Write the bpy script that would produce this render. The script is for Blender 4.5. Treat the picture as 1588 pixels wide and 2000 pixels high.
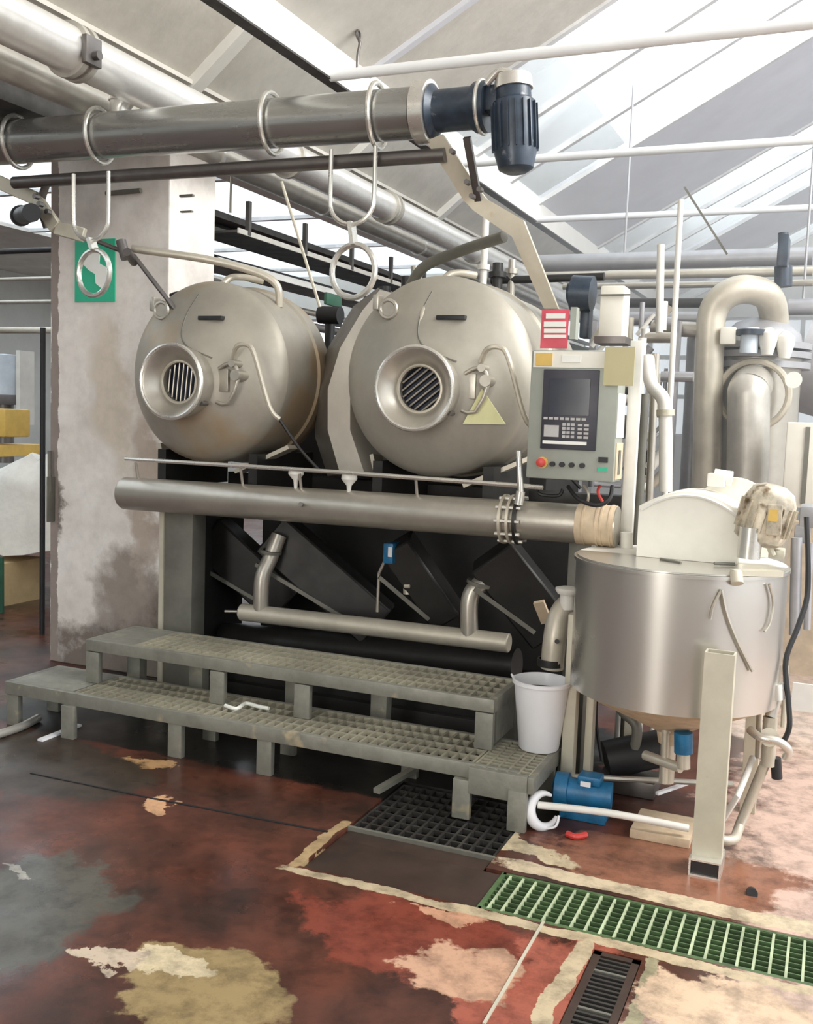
import bpy, bmesh, math, random
from mathutils import Vector, Matrix, Euler
random.seed(7)
PI = math.pi
C = bpy.context.scene.collection
scene = bpy.context.scene
for o in list(bpy.data.objects): bpy.data.objects.remove(o)

# ------------------------------------------------------------------ camera
cd = bpy.data.cameras.new('camera'); cam = bpy.data.objects.new('camera', cd); C.objects.link(cam)
cd.sensor_fit = 'VERTICAL'; cd.sensor_height = 24.0; cd.lens = 24.0 * 1968 / 2000
cd.clip_end = 200
yw, pt, rl = math.radians(23.0), math.radians(5.43), math.radians(2.05)
f0 = Vector((-math.sin(yw), math.cos(yw), 0)); r0 = Vector((math.cos(yw), math.sin(yw), 0)); z0 = Vector((0, 0, 1))
fw = f0 * math.cos(pt) - z0 * math.sin(pt); up = z0 * math.cos(pt) + f0 * math.sin(pt)
rt = r0 * math.cos(rl) + up * math.sin(rl); u2 = up * math.cos(rl) - r0 * math.sin(rl)
M = Matrix((rt, u2, -fw)).transposed().to_4x4(); M.translation = Vector((0, 0, 1.55))
cam.matrix_world = M
scene.camera = cam

# ------------------------------------------------------------------ light
w = bpy.data.worlds.new('sky'); scene.world = w; w.use_nodes = True
bg = w.node_tree.nodes['Background']; bg.inputs[0].default_value = (0.93, 0.97, 1.0, 1); bg.inputs[1].default_value = 2.15
def area(name, loc, target, sx, sy, energy, col=(1, 1, 1)):
    l = bpy.data.lights.new(name, 'AREA'); l.shape = 'RECTANGLE'; l.size = sx; l.size_y = sy; l.energy = energy; l.color = col
    o = bpy.data.objects.new(name, l); C.objects.link(o); o.location = loc
    o.rotation_euler = (Vector(target) - Vector(loc)).to_track_quat('-Z', 'Y').to_euler(); return o
area('skylight_daylight', (2.6, 4.2, 5.6), (-0.6, 4.2, 0.6), 3.0, 5.0, 760, (1, 0.98, 0.94))
area('doorway_daylight', (-1.9, -3.3, 2.2), (-1.0, 4.5, 1.2), 1.3, 3.2, 150, (1, 0.97, 0.92))
scene.view_settings.view_transform = 'Standard'; scene.view_settings.look = 'None'
scene.view_settings.exposure = 0.0; scene.view_settings.gamma = 1.0; scene.view_settings.use_curve_mapping = False
scene.cycles.use_denoising = True

# ------------------------------------------------------------------ materials
def mat(name, col, rough=0.5, metal=0.0, var=0.12, scale=6.0, bump=0.0, bscale=60.0, col2=None, dirt=None, emit=None, stretch=None, thresh=(0.35, 0.65), spec=0.5, rv=0.12):
    m = bpy.data.materials.new(name); m.use_nodes = True
    nt = m.node_tree; N = nt.nodes; L = nt.links; b = N['Principled BSDF']
    b.inputs['Roughness'].default_value = rough; b.inputs['Metallic'].default_value = metal
    b.inputs['Specular IOR Level'].default_value = spec
    if emit is not None:
        b.inputs['Emission Color'].default_value = (*col, 1); b.inputs['Emission Strength'].default_value = emit
    tc = N.new('ShaderNodeTexCoord'); mp = N.new('ShaderNodeMapping'); L.new(tc.outputs['Object'], mp.inputs[0])
    if stretch: mp.inputs['Scale'].default_value = stretch
    n = N.new('ShaderNodeTexNoise'); n.inputs['Scale'].default_value = scale; n.inputs['Detail'].default_value = 6; n.inputs['Roughness'].default_value = 0.65
    L.new(mp.outputs[0], n.inputs['Vector'])
    r = N.new('ShaderNodeValToRGB'); L.new(n.outputs['Fac'], r.inputs[0])
    c2 = col2 or tuple(c * (1 - 2 * var) for c in col)
    r.color_ramp.elements[0].position = thresh[0]; r.color_ramp.elements[1].position = thresh[1]
    r.color_ramp.elements[0].color = (*c2, 1); r.color_ramp.elements[1].color = (*col, 1)
    out = r.outputs[0]
    if dirt:
        n2 = N.new('ShaderNodeTexNoise'); n2.inputs['Scale'].default_value = dirt[1]; n2.inputs['Detail'].default_value = 8
        L.new(tc.outputs['Object'], n2.inputs['Vector'])
        r2 = N.new('ShaderNodeValToRGB'); r2.color_ramp.elements[0].position = dirt[2]; r2.color_ramp.elements[1].position = dirt[2] + 0.1
        L.new(n2.outputs['Fac'], r2.inputs[0])
        mx = N.new('ShaderNodeMixRGB'); L.new(r2.outputs[0], mx.inputs[0]); L.new(out, mx.inputs[1]); mx.inputs[2].default_value = (*dirt[0], 1)
        out = mx.outputs[0]
    L.new(out, b.inputs['Base Color'])
    mr = N.new('ShaderNodeMapRange'); mr.inputs['To Min'].default_value = min(1, rough + rv); mr.inputs['To Max'].default_value = max(0.02, rough - rv)
    L.new(n.outputs['Fac'], mr.inputs[0]); L.new(mr.outputs[0], b.inputs['Roughness'])
    if bump:
        n3 = N.new('ShaderNodeTexNoise'); n3.inputs['Scale'].default_value = bscale; L.new(tc.outputs['Object'], n3.inputs['Vector'])
        bp = N.new('ShaderNodeBump'); bp.inputs['Strength'].default_value = bump; bp.inputs['Distance'].default_value = 0.01
        L.new(n3.outputs['Fac'], bp.inputs['Height']); L.new(bp.outputs[0], b.inputs['Normal'])
    return m
K = {}
K['drum'] = mat('brushed_drum_steel', (0.46, 0.43, 0.365), 0.5, 0.4, 0.10, 3.0, 0.1, 20, dirt=((0.38, 0.31, 0.22), 2.2, 0.60))
K['drum_rust'] = mat('tea_stained_drum_steel', (0.45, 0.415, 0.35), 0.5, 0.4, 0.10, 3.0, 0.1, 20, dirt=((0.42, 0.32, 0.21), 2.2, 0.50))
K['pipe'] = mat('dull_pipe_steel', (0.52, 0.485, 0.42), 0.36, 0.65, 0.10, 5.0, 0.05, 30)
K['pipe_light'] = mat('pale_pipe_steel', (0.62, 0.57, 0.47), 0.42, 0.4, 0.1, 6.0, 0.05, 30)
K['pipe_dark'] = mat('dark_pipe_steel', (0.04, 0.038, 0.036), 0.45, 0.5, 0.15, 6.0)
K['tube'] = mat('dark_polished_tube_steel', (0.43, 0.43, 0.41), 0.27, 0.75, 0.12, 3.0, stretch=(0.4, 3, 3))
K['bar'] = mat('dark_bar_steel', (0.19, 0.175, 0.165), 0.4, 0.7, 0.15, 4.0)
K['duct_side'] = mat('shaded_duct_side_steel', (0.24, 0.22, 0.19), 0.5, 0.4, 0.1, 5.0)  # duct steel with the shade on its outer side put into the colour
K['duct_face'] = mat('lit_duct_face_steel', (0.80, 0.75, 0.66), 0.5, 0.2, 0.06, 5.0)  # same duct steel, the light on its front face put into the colour
K['chrome'] = mat('bright_steel', (0.74, 0.72, 0.66), 0.28, 0.7, 0.08, 8.0)
K['white'] = mat('off_white_paint', (0.80, 0.78, 0.72), 0.5, 0, 0.06, 6.0)
K['plastic'] = mat('white_plastic', (0.80, 0.80, 0.82), 0.35, 0, 0.03, 4.0)
K['tank'] = mat('brushed_tank_steel', (0.66, 0.64, 0.59), 0.28, 0.85, 0.02, 0.8, rv=0.03)
K['step'] = mat('grey_green_galvanised_steel', (0.29, 0.285, 0.24), 0.5, 0.3, 0.15, 7.0, 0.1, 40, dirt=((0.45, 0.38, 0.25), 9.0, 0.62))
K['grate_bars'] = mat('worn_grating_bars', (0.46, 0.43, 0.33), 0.45, 0.3, 0.2, 3.0)
K['post'] = mat('cream_painted_steel', (0.60, 0.56, 0.45), 0.45, 0.25, 0.08, 5.0, dirt=((0.45, 0.36, 0.22), 12.0, 0.68))
K['frame'] = mat('grey_painted_machine_frame', (0.19, 0.185, 0.155), 0.5, 0.2, 0.15, 5.0)
K['black'] = mat('black_rubber', (0.018, 0.018, 0.02), 0.5, 0, 0.2, 6.0)
K['casing'] = mat('dull_black_casing', (0.02, 0.019, 0.018), 0.7, 0, 0.2, 4.0)  # near-black rough finish for the casing and the panels below the drums
K['motor'] = mat('blue_black_motor_paint', (0.045, 0.065, 0.095), 0.35, 0.1, 0.25, 12.0, dirt=((0.30, 0.31, 0.33), 14, 0.66))
K['blue'] = mat('blue_pump_paint', (0.015, 0.17, 0.36), 0.4, 0, 0.2, 20.0)
K['red'] = mat('red_plastic', (0.65, 0.06, 0.05), 0.4)
K['yellow'] = mat('yellow_plastic', (0.75, 0.50, 0.12), 0.5)
K['green_sign'] = mat('green_sign_enamel', (0.02, 0.46, 0.26), 0.4, 0, 0.05)
K['sign_red'] = mat('red_sign_print', (0.72, 0.09, 0.13), 0.5, 0, 0.08)
K['sign_white'] = mat('white_sign_print', (0.86, 0.86, 0.80), 0.5, 0, 0.03)
K['sign_yellow'] = mat('faded_yellow_sign', (0.78, 0.76, 0.42), 0.5, 0, 0.05)
K['khaki'] = mat('khaki_plate', (0.54, 0.49, 0.28), 0.6, 0, 0.03)
K['panel'] = mat('grey_green_enclosure', (0.34, 0.36, 0.31), 0.45, 0.1, 0.06, 4.0)
K['screen'] = mat('dark_display_glass', (0.022, 0.028, 0.045), 0.15, 0, 0.3, 3.0)
K['bezel'] = mat('charcoal_keypad_bezel', (0.035, 0.034, 0.048), 0.4, 0, 0.1)
K['key'] = mat('pale_keys', (0.55, 0.53, 0.52), 0.5)
K['lagging'] = mat('bright_aluminium_lagging', (0.88, 0.86, 0.82), 0.32, 0.55, 0.08, 5.0, 0.25, 14)
K['lagging_dull'] = mat('dull_aluminium_lagging', (0.62, 0.59, 0.53), 0.4, 0.5, 0.1, 6.0, 0.2, 14)
K['tray'] = mat('dark_cable_tray', (0.085, 0.08, 0.075), 0.6, 0.3, 0.2, 8.0)
K['concrete'] = mat('pale_roof_concrete', (0.70, 0.67, 0.61), 0.9, 0, 0.08, 3.0, 0.15, 25)
K['concrete2'] = mat('bright_beam_concrete', (0.84, 0.82, 0.77), 0.85, 0, 0.05, 3.0)
K['backwall'] = mat('pale_hall_wall', (0.70, 0.70, 0.66), 0.9, 0, 0.05, 2.0)
K['lilac'] = mat('lilac_grey_roof_panel', (0.74, 0.75, 0.80), 0.8, 0, 0.05, 1.5)
K['mullion'] = mat('roof_glazing_bar', (0.78, 0.78, 0.78), 0.6)
K['rod'] = mat('white_rod_paint', (0.86, 0.87, 0.87), 0.4, 0, 0.03)
K['cream'] = mat('cream_cabinet_paint', (0.82, 0.79, 0.70), 0.5, 0, 0.04)
K['buff'] = mat('buff_tape_wrap', (0.66, 0.52, 0.36), 0.7, 0, 0.12, 12.0)
K['cloth'] = mat('undyed_cloth', (0.78, 0.75, 0.68), 0.9, 0, 0.06, 8.0, 0.3, 20)
K['crate'] = mat('buff_crate', (0.62, 0.46, 0.24), 0.7, 0, 0.1)
K['dgreen'] = mat('dark_green_paint', (0.03, 0.12, 0.07), 0.5)
K['drain_green'] = mat('green_grating_resin', (0.085, 0.15, 0.06), 0.5, 0, 0.25, 10.0)
K['drain_pale'] = mat('pale_green_grating_resin', (0.46, 0.53, 0.34), 0.5, 0, 0.2, 8.0)
K['drain_dark'] = mat('dark_wet_grating', (0.07, 0.065, 0.06), 0.3, 0.4, 0.2, 10.0)
K['plate'] = mat('brown_wet_cover_plate', (0.055, 0.034, 0.026), 0.38, 0.1, 0.2, 6.0)
K['machinery'] = mat('blue_white_machine_paint', (0.66, 0.74, 0.82), 0.4, 0, 0.08)
K['geared'] = mat('stained_cream_motor_paint', (0.72, 0.64, 0.50), 0.45, 0.2, 0.3, 14.0, dirt=((0.16, 0.11, 0.06), 16.0, 0.58))
K['sludge'] = mat('pit_sludge', (0.02, 0.03, 0.018), 0.25, 0, 0.3, 10.0)
K['haze_pipe'] = mat('grey_lilac_pipework', (0.45, 0.45, 0.47), 0.4, 0.4, 0.1, 6.0)

def glass_mat():
    m = bpy.data.materials.new('frosted_roof_glass'); m.use_nodes = True; nt = m.node_tree; nt.nodes.clear()
    o = nt.nodes.new('ShaderNodeOutputMaterial'); t = nt.nodes.new('ShaderNodeBsdfTransparent'); g = nt.nodes.new('ShaderNodeBsdfTranslucent')
    mx = nt.nodes.new('ShaderNodeMixShader'); mx.inputs[0].default_value = 0.25; t.inputs[0].default_value = (0.96, 0.98, 1, 1)
    g.inputs[0].default_value = (0.9, 0.93, 0.95, 1)
    nz = nt.nodes.new('ShaderNodeTexNoise'); nz.inputs['Scale'].default_value = 2.0
    mr = nt.nodes.new('ShaderNodeMapRange'); mr.inputs['To Min'].default_value = 0.15; mr.inputs['To Max'].default_value = 0.4
    nt.links.new(nz.outputs['Fac'], mr.inputs[0]); nt.links.new(mr.outputs[0], mx.inputs[0])
    nt.links.new(t.outputs[0], mx.inputs[1]); nt.links.new(g.outputs[0], mx.inputs[2]); nt.links.new(mx.outputs[0], o.inputs[0]); return m
K['glass'] = glass_mat()

def masks_mat(name, base_a, base_b, nscale, patches, rough=(0.2, 0.6), bump=0.3, grad=None, stretch=(1, 1, 1), axes='XY', warp_amt=0.45, soft=0.12, mottle=0.5):
    """noise base + list of (cx, cy, rx, ry, rot, colour, edge_noise) colour patches in world metres"""
    m = bpy.data.materials.new(name); m.use_nodes = True; nt = m.node_tree; N = nt.nodes; L = nt.links; b = N['Principled BSDF']
    tc = N.new('ShaderNodeTexCoord')
    n = N.new('ShaderNodeTexNoise'); n.inputs['Scale'].default_value = nscale; n.inputs['Detail'].default_value = 7; n.inputs['Roughness'].default_value = 0.6
    L.new(tc.outputs['Object'], n.inputs['Vector'])
    r = N.new('ShaderNodeValToRGB'); L.new(n.outputs['Fac'], r.inputs[0])
    r.color_ramp.elements[0].position = 0.36; r.color_ramp.elements[1].position = 0.64
    r.color_ramp.elements[0].color = (*base_a, 1); r.color_ramp.elements[1].color = (*base_b, 1)
    out = r.outputs[0]
    en = N.new('ShaderNodeTexNoise'); en.inputs['Scale'].default_value = 6.0; en.inputs['Detail'].default_value = 8; en.inputs['Roughness'].default_value = 0.7
    L.new(tc.outputs['Object'], en.inputs['Vector'])
    sep = N.new('ShaderNodeSeparateXYZ'); L.new(tc.outputs['Object'], sep.inputs[0])
    def mth(op, a, c=None):
        q = N.new('ShaderNodeMath'); q.operation = op
        for i, v in enumerate((a, c)):
            if v is None: continue
            if isinstance(v, (int, float)): q.inputs[i].default_value = v
            else: L.new(v, q.inputs[i])
        return q.outputs[0]
    wn = N.new('ShaderNodeTexNoise'); wn.inputs['Scale'].default_value = 4.5; wn.inputs['Detail'].default_value = 6; wn.inputs['Roughness'].default_value = 0.62
    L.new(tc.outputs['Object'], wn.inputs['Vector']); ws = N.new('ShaderNodeSeparateXYZ'); L.new(wn.outputs['Color'], ws.inputs[0])
    def warp(o, c_): return mth('ADD', o, mth('MULTIPLY', mth('SUBTRACT', c_, 0.5), warp_amt))
    ax = warp(sep.outputs['X'], ws.outputs['X']); ay = warp(sep.outputs['Y'] if axes == 'XY' else sep.outputs['Z'], ws.outputs['Y'])
    sx_ = mth('ADD', sep.outputs['X'], mth('MULTIPLY', mth('SUBTRACT', ws.outputs['X'], 0.5), 0.10)); sy_ = mth('ADD', sep.outputs['Y'] if axes == 'XY' else sep.outputs['Z'], mth('MULTIPLY', mth('SUBTRACT', ws.outputs['Y'], 0.5), 0.10))
    for cx, cy, rx, ry, rot, col, amt in patches:
        dx = mth('SUBTRACT', sx_ if amt < 0 else ax, cx); dy = mth('SUBTRACT', sy_ if amt < 0 else ay, cy); c, s = math.cos(rot), math.sin(rot)
        u = mth('DIVIDE', mth('ADD', mth('MULTIPLY', dx, c), mth('MULTIPLY', dy, s)), rx)
        v = mth('DIVIDE', mth('SUBTRACT', mth('MULTIPLY', dy, c), mth('MULTIPLY', dx, s)), ry)
        pw = 2
        if amt < 0: pw = 8          # negative edge noise: a strip with square ends
        d = mth('ADD', mth('POWER', mth('ABSOLUTE', u), pw), mth('POWER', mth('ABSOLUTE', v), pw))
        d = mth('ADD', d, mth('MULTIPLY', mth('SUBTRACT', en.outputs['Fac'], 0.5), abs(amt)))
        mr = N.new('ShaderNodeMapRange'); sf = soft if amt > 0 else 0.12; mr.inputs['From Min'].default_value = 1 + sf; mr.inputs['From Max'].default_value = 1 - sf
        L.new(d, mr.inputs[0])
        mx = N.new('ShaderNodeMixRGB'); L.new(mr.outputs[0], mx.inputs[0]); L.new(out, mx.inputs[1]); mx.inputs[2].default_value = (*col, 1)
        out = mx.outputs[0]
    mn = N.new('ShaderNodeTexNoise'); mn.inputs['Scale'].default_value = 9.0; mn.inputs['Detail'].default_value = 9; mn.inputs['Roughness'].default_value = 0.72
    L.new(tc.outputs['Object'], mn.inputs['Vector'])
    m2 = N.new('ShaderNodeMapRange'); m2.inputs['From Min'].default_value = 0.36; m2.inputs['From Max'].default_value = 0.56; m2.inputs['To Min'].default_value = 1 - mottle; m2.inputs['To Max'].default_value = 1.0
    L.new(mn.outputs['Fac'], m2.inputs[0])
    mm = N.new('ShaderNodeMixRGB'); mm.blend_type = 'MULTIPLY'; mm.inputs[0].default_value = 1.0; L.new(out, mm.inputs[1]); L.new(m2.outputs[0], mm.inputs[2]); out = mm.outputs[0]
    L.new(out, b.inputs['Base Color'])
    rn = N.new('ShaderNodeTexNoise'); rn.inputs['Scale'].default_value = 1.6; rn.inputs['Detail'].default_value = 5; L.new(tc.outputs['Object'], rn.inputs['Vector'])
    rr = N.new('ShaderNodeMapRange'); rr.inputs['From Min'].default_value = 0.35; rr.inputs['From Max'].default_value = 0.62
    rr.inputs['To Min'].default_value = rough[0]; rr.inputs['To Max'].default_value = rough[1]; L.new(rn.outputs['Fac'], rr.inputs[0]); L.new(rr.outputs[0], b.inputs['Roughness'])
    bp = N.new('ShaderNodeBump'); bp.inputs['Strength'].default_value = bump; bp.inputs['Distance'].default_value = 0.004
    L.new(en.outputs['Fac'], bp.inputs['Height']); L.new(bp.outputs[0], b.inputs['Normal'])
    return m

# ------------------------------------------------------------------ mesh helpers
class MB:
    def __init__(s): s.bm = bmesh.new()
    def box(s, a, b, bevel=0.0, rot=None, pivot=None):
        a = Vector(a); b = Vector(b); lo = Vector(map(min, a, b)); hi = Vector(map(max, a, b))
        t = bmesh.new(); bmesh.ops.create_cube(t, size=1.0)
        d = hi - lo; c = (hi + lo) / 2
        for v in t.verts: v.co = Vector((v.co.x * d.x, v.co.y * d.y, v.co.z * d.z))
        if bevel: bmesh.ops.bevel(t, geom=list(t.edges), offset=min(bevel, min(d) * 0.45), segments=2, affect='EDGES', profile=0.6)
        R = Euler(rot).to_matrix() if rot else None
        for v in t.verts:
            if R:
                if pivot: v.co = R @ (v.co + c - Vector(pivot)) + Vector(pivot)
                else: v.co = R @ v.co + c
            else: v.co += c
        s._merge(t); return s
    def _merge(s, t):
        me = bpy.data.meshes.new('tmp'); t.to_mesh(me); t.free(); s.bm.from_mesh(me); bpy.data.meshes.remove(me)
    def bar(s, p, q, wx, wy, up=(0, 0, 1), bevel=0.0):
        """rectangular bar between two points; wx across, wy along up"""
        p = Vector(p); q = Vector(q); d = q - p; L = d.length; zz = d.normalized(); u = Vector(up)
        xx = u.cross(zz)
        if xx.length < 1e-4: xx = Vector((1, 0, 0)).cross(zz)
        xx.normalize(); yy = zz.cross(xx)
        t = bmesh.new(); bmesh.ops.create_cube(t, size=1.0)
        for v in t.verts: v.co = Vector((v.co.x * wx, v.co.y * wy, v.co.z * L))
        if bevel: bmesh.ops.bevel(t, geom=list(t.edges), offset=bevel, segments=1, affect='EDGES')
        m = Matrix((xx, yy, zz)).transposed(); c = (p + q) / 2
        for v in t.verts: v.co = m @ v.co + c
        s._merge(t); return s
    def cyl(s, p, q, r, r2=None, n=24, caps=True):
        p = Vector(p); q = Vector(q); d = q - p
        t = bmesh.new(); bmesh.ops.create_cone(t, cap_ends=caps, segments=n, radius1=r, radius2=r if r2 is None else r2, depth=d.length)
        m = d.to_track_quat('Z', 'Y').to_matrix(); c = (p + q) / 2
        for v in t.verts: v.co = m @ v.co + c
        s._merge(t); return s
    def lathe(s, o, d, prof, n=48):
        """prof: list of (distance along d, radius); first/last radius 0 closes it"""
        o = Vector(o); d = Vector(d).normalized(); m = d.to_track_quat('Z', 'Y').to_matrix(); bm = s.bm; rings = []
        for h, r in prof:
            if r < 1e-5: rings.append([bm.verts.new(o + d * h)])
            else: rings.append([bm.verts.new(o + m @ Vector((r * math.cos(2 * PI * k / n), r * math.sin(2 * PI * k / n), h))) for k in range(n)])
        for A, B in zip(rings, rings[1:]):
            for k in range(n):
                k2 = (k + 1) % n
                if len(A) == 1 and len(B) == 1: continue
                if len(A) == 1: bm.faces.new((A[0], B[k], B[k2]))
                elif len(B) == 1: bm.faces.new((A[k], B[0], A[k2]))
                else: bm.faces.new((A[k], B[k], B[k2], A[k2]))
        return s
    def tube(s, pts, r, n=10, sm=6, closed=False, caps=True):
        P_ = [Vector(p) for p in pts]
        if sm > 1 and len(P_) > 2:
            Q = []; cnt = len(P_); rng = range(cnt if closed else cnt - 1)
            for i in rng:
                p0 = P_[(i - 1) % cnt] if (closed or i) else P_[0]; p1 = P_[i]; p2 = P_[(i + 1) % cnt]; p3 = P_[(i + 2) % cnt] if (closed or i + 2 < cnt) else P_[-1]
                for k in range(sm):
                    t = k / sm
                    Q.append(0.5 * ((2 * p1) + (p2 - p0) * t + (2 * p0 - 5 * p1 + 4 * p2 - p3) * t * t + (3 * p1 - p0 - 3 * p2 + p3) * t ** 3))
            if not closed: Q.append(P_[-1])
        else: Q = P_
        bm = s.bm; rings = []; N_ = len(Q); ref = None
        for i, p in enumerate(Q):
            if closed: d = Q[(i + 1) % N_] - Q[i - 1]
            else: d = Q[min(i + 1, N_ - 1)] - Q[max(i - 1, 0)]
            if d.length < 1e-7: d = Vector((0, 0, 1))
            d.normalize()
            if ref is None: ref = d.orthogonal().normalized()
            ref = (ref - d * ref.dot(d))
            if ref.length < 1e-5: ref = d.orthogonal()
            ref.normalize(); b2 = d.cross(ref); rr = r(i / (N_ - 1)) if callable(r) else r
            rings.append([bm.verts.new(p + (ref * math.cos(2 * PI * k / n) + b2 * math.sin(2 * PI * k / n)) * rr) for k in range(n)])
        pr = list(zip(rings, rings[1:])) + ([(rings[-1], rings[0])] if closed else [])
        for A, B in pr:
            for k in range(n): bm.faces.new((A[k], A[(k + 1) % n], B[(k + 1) % n], B[k]))
        if caps and not closed: bm.faces.new(rings[0][::-1]); bm.faces.new(rings[-1])
        return s
    def ring(s, c, axis, R, r, n=40, m=8):
        c = Vector(c); q = Vector(axis).to_track_quat('Z', 'Y').to_matrix()
        return s.tube([c + q @ Vector((R * math.cos(2 * PI * k / n), R * math.sin(2 * PI * k / n), 0)) for k in range(n)], r, n=m, sm=1, closed=True)
    def prism(s, poly, off):
        """closed polygon (3D points) extruded by the vector off"""
        bm = s.bm; off = Vector(off); A = [bm.verts.new(Vector(p)) for p in poly]; B = [bm.verts.new(Vector(p) + off) for p in poly]
        bm.faces.new(A[::-1]); bm.faces.new(B)
        for k in range(len(A)): k2 = (k + 1) % len(A); bm.faces.new((A[k], A[k2], B[k2], B[k]))
        return s
    def done(s, name, m, parent=None, kind=None, smooth=True, ang=38):
        bm = s.bm; bmesh.ops.recalc_face_normals(bm, faces=list(bm.faces))
        me = bpy.data.meshes.new(name); bm.to_mesh(me); bm.free()
        if smooth:
            me.shade_smooth(); me.set_sharp_from_angle(angle=math.radians(ang))
        me.materials.append(K[m] if isinstance(m, str) else m)
        o = bpy.data.objects.new(name, me); C.objects.link(o)
        if parent is not None:
            o.parent = parent; o.matrix_parent_inverse = Matrix.Translation(-parent_world(parent))
        if kind: o['kind'] = kind
        return o
def strip(a, b, t_):
    mb = MB(); bm = mb.bm
    A = [bm.verts.new(p) for p in a]; B = [bm.verts.new(p) for p in b]; A2 = [bm.verts.new(Vector(p) + Vector(t_)) for p in a]; B2 = [bm.verts.new(Vector(p) + Vector(t_)) for p in b]
    for k in range(len(a) - 1):
        bm.faces.new((A[k], A[k + 1], B[k + 1], B[k])); bm.faces.new((A2[k], B2[k], B2[k + 1], A2[k + 1]))
        bm.faces.new((A[k], A2[k], A2[k + 1], A[k + 1])); bm.faces.new((B[k], B[k + 1], B2[k + 1], B2[k]))
    bm.faces.new((A[0], B[0], B2[0], A2[0])); bm.faces.new((A[-1], A2[-1], B2[-1], B[-1])); return mb
def parent_world(p):
    v = Vector(p.location)
    return v
def thing(name, label, cat, loc=(0, 0, 0), group=None):
    o = bpy.data.objects.new(name, None); C.objects.link(o); o.location = loc; o.empty_display_size = 0.1
    o['label'] = label; o['category'] = cat
    if group: o['group'] = group
    return o
def tag(o, label, cat, group=None):
    o['label'] = label; o['category'] = cat
    if group: o['group'] = group
    return o
def struct(o): o['kind'] = 'structure'; return o
# children of an Empty at loc are modelled in world metres; parts of parts hang on mesh objects at the origin
def sub(mb, name, m, parent, **k):
    o = mb.done(name, m, None, **k); o.parent = parent; return o

# ================================================================== SETTING
CREAM = (0.47, 0.38, 0.25)
floor_patches = [
    # pinkish ground right of the machine, light and haze painted into its colour
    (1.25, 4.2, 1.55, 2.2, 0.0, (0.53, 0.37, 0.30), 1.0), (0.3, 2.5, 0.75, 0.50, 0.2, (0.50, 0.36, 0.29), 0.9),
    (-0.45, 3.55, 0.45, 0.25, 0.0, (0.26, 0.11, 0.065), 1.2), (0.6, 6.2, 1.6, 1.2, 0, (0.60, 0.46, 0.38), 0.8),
    (-2.35, 4.35, 1.5, 0.72, 0.0, (0.012, 0.010, 0.009), -1.6),  # shade under the steps and machine painted onto the floor
    # redder ground in front of the channel
    (-0.95, 2.66, 0.50, 0.22, 0.0, (0.19, 0.045, 0.028), 1.8), (-0.62, 2.45, 0.20, 0.42, 0.0, (0.30, 0.085, 0.055), 1.4),
    # cream worn patches
    (-0.859, 2.55, 0.17, 0.16, 0.3, (0.50, 0.30, 0.20), 1.1),
    (-1.449, 2.156, 0.27, 0.21, 0.1, (0.29, 0.21, 0.10), 0.9),
    (-1.614, 2.199, 0.10, 0.06, 0.2, (0.60, 0.50, 0.33), 0.9),
    (-1.806, 2.176, 0.12, 0.045, -0.1, (0.52, 0.42, 0.32), 1.4),
    (-2.356, 3.13, 0.05, 0.10, 0.4, (0.62, 0.36, 0.20), 2.2),
    (-2.686, 3.511, 0.12, 0.05, 0.2, (0.42, 0.25, 0.12), 2.2),
    (-1.024, 2.839, 0.12, 0.05, 0.0, (0.50, 0.27, 0.17), 2.0),
    # cream mortar bands along the channel
    (-0.10, 2.905, 1.55, 0.026, -0.0, CREAM, -2.6), (1.3, 3.29, 2.32, 0.045, -0.0, (0.55, 0.45, 0.31), -2.6),
    (-0.98, 3.458, 0.28, 0.07, -0.22, (0.56, 0.46, 0.30), 1.0),
    (-0.385, 2.42, 0.022, 0.46, 0.0, (0.30, 0.27, 0.17), -2.6), (-0.60, 2.42, 0.028, 0.46, 0.0, CREAM, -2.6), (-0.17, 2.72, 0.24, 0.13, 0.1, (0.58, 0.42, 0.29), 1.2),
    (-1.625, 3.14, 0.022, 0.22, 0.0, (0.40, 0.28, 0.15), -3.0),
    # wet floor at the lower left, its grey green reflection painted as colour
    (-2.24, 2.251, 0.30, 0.42, 0.2, (0.085, 0.080, 0.065), 1.0), (-3.2, 3.25, 0.7, 0.35, 0.0, (0.05, 0.035, 0.025), 1.0),
    (-2.402, 2.481, 0.13, 0.03, -0.2, (0.34, 0.32, 0.28), 1.6),
]
K['floor'] = masks_mat('worn_red_epoxy_floor', (0.040, 0.017, 0.012), (0.13, 0.040, 0.024), 2.2, floor_patches, rough=(0.14, 0.5), bump=0.35)
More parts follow.
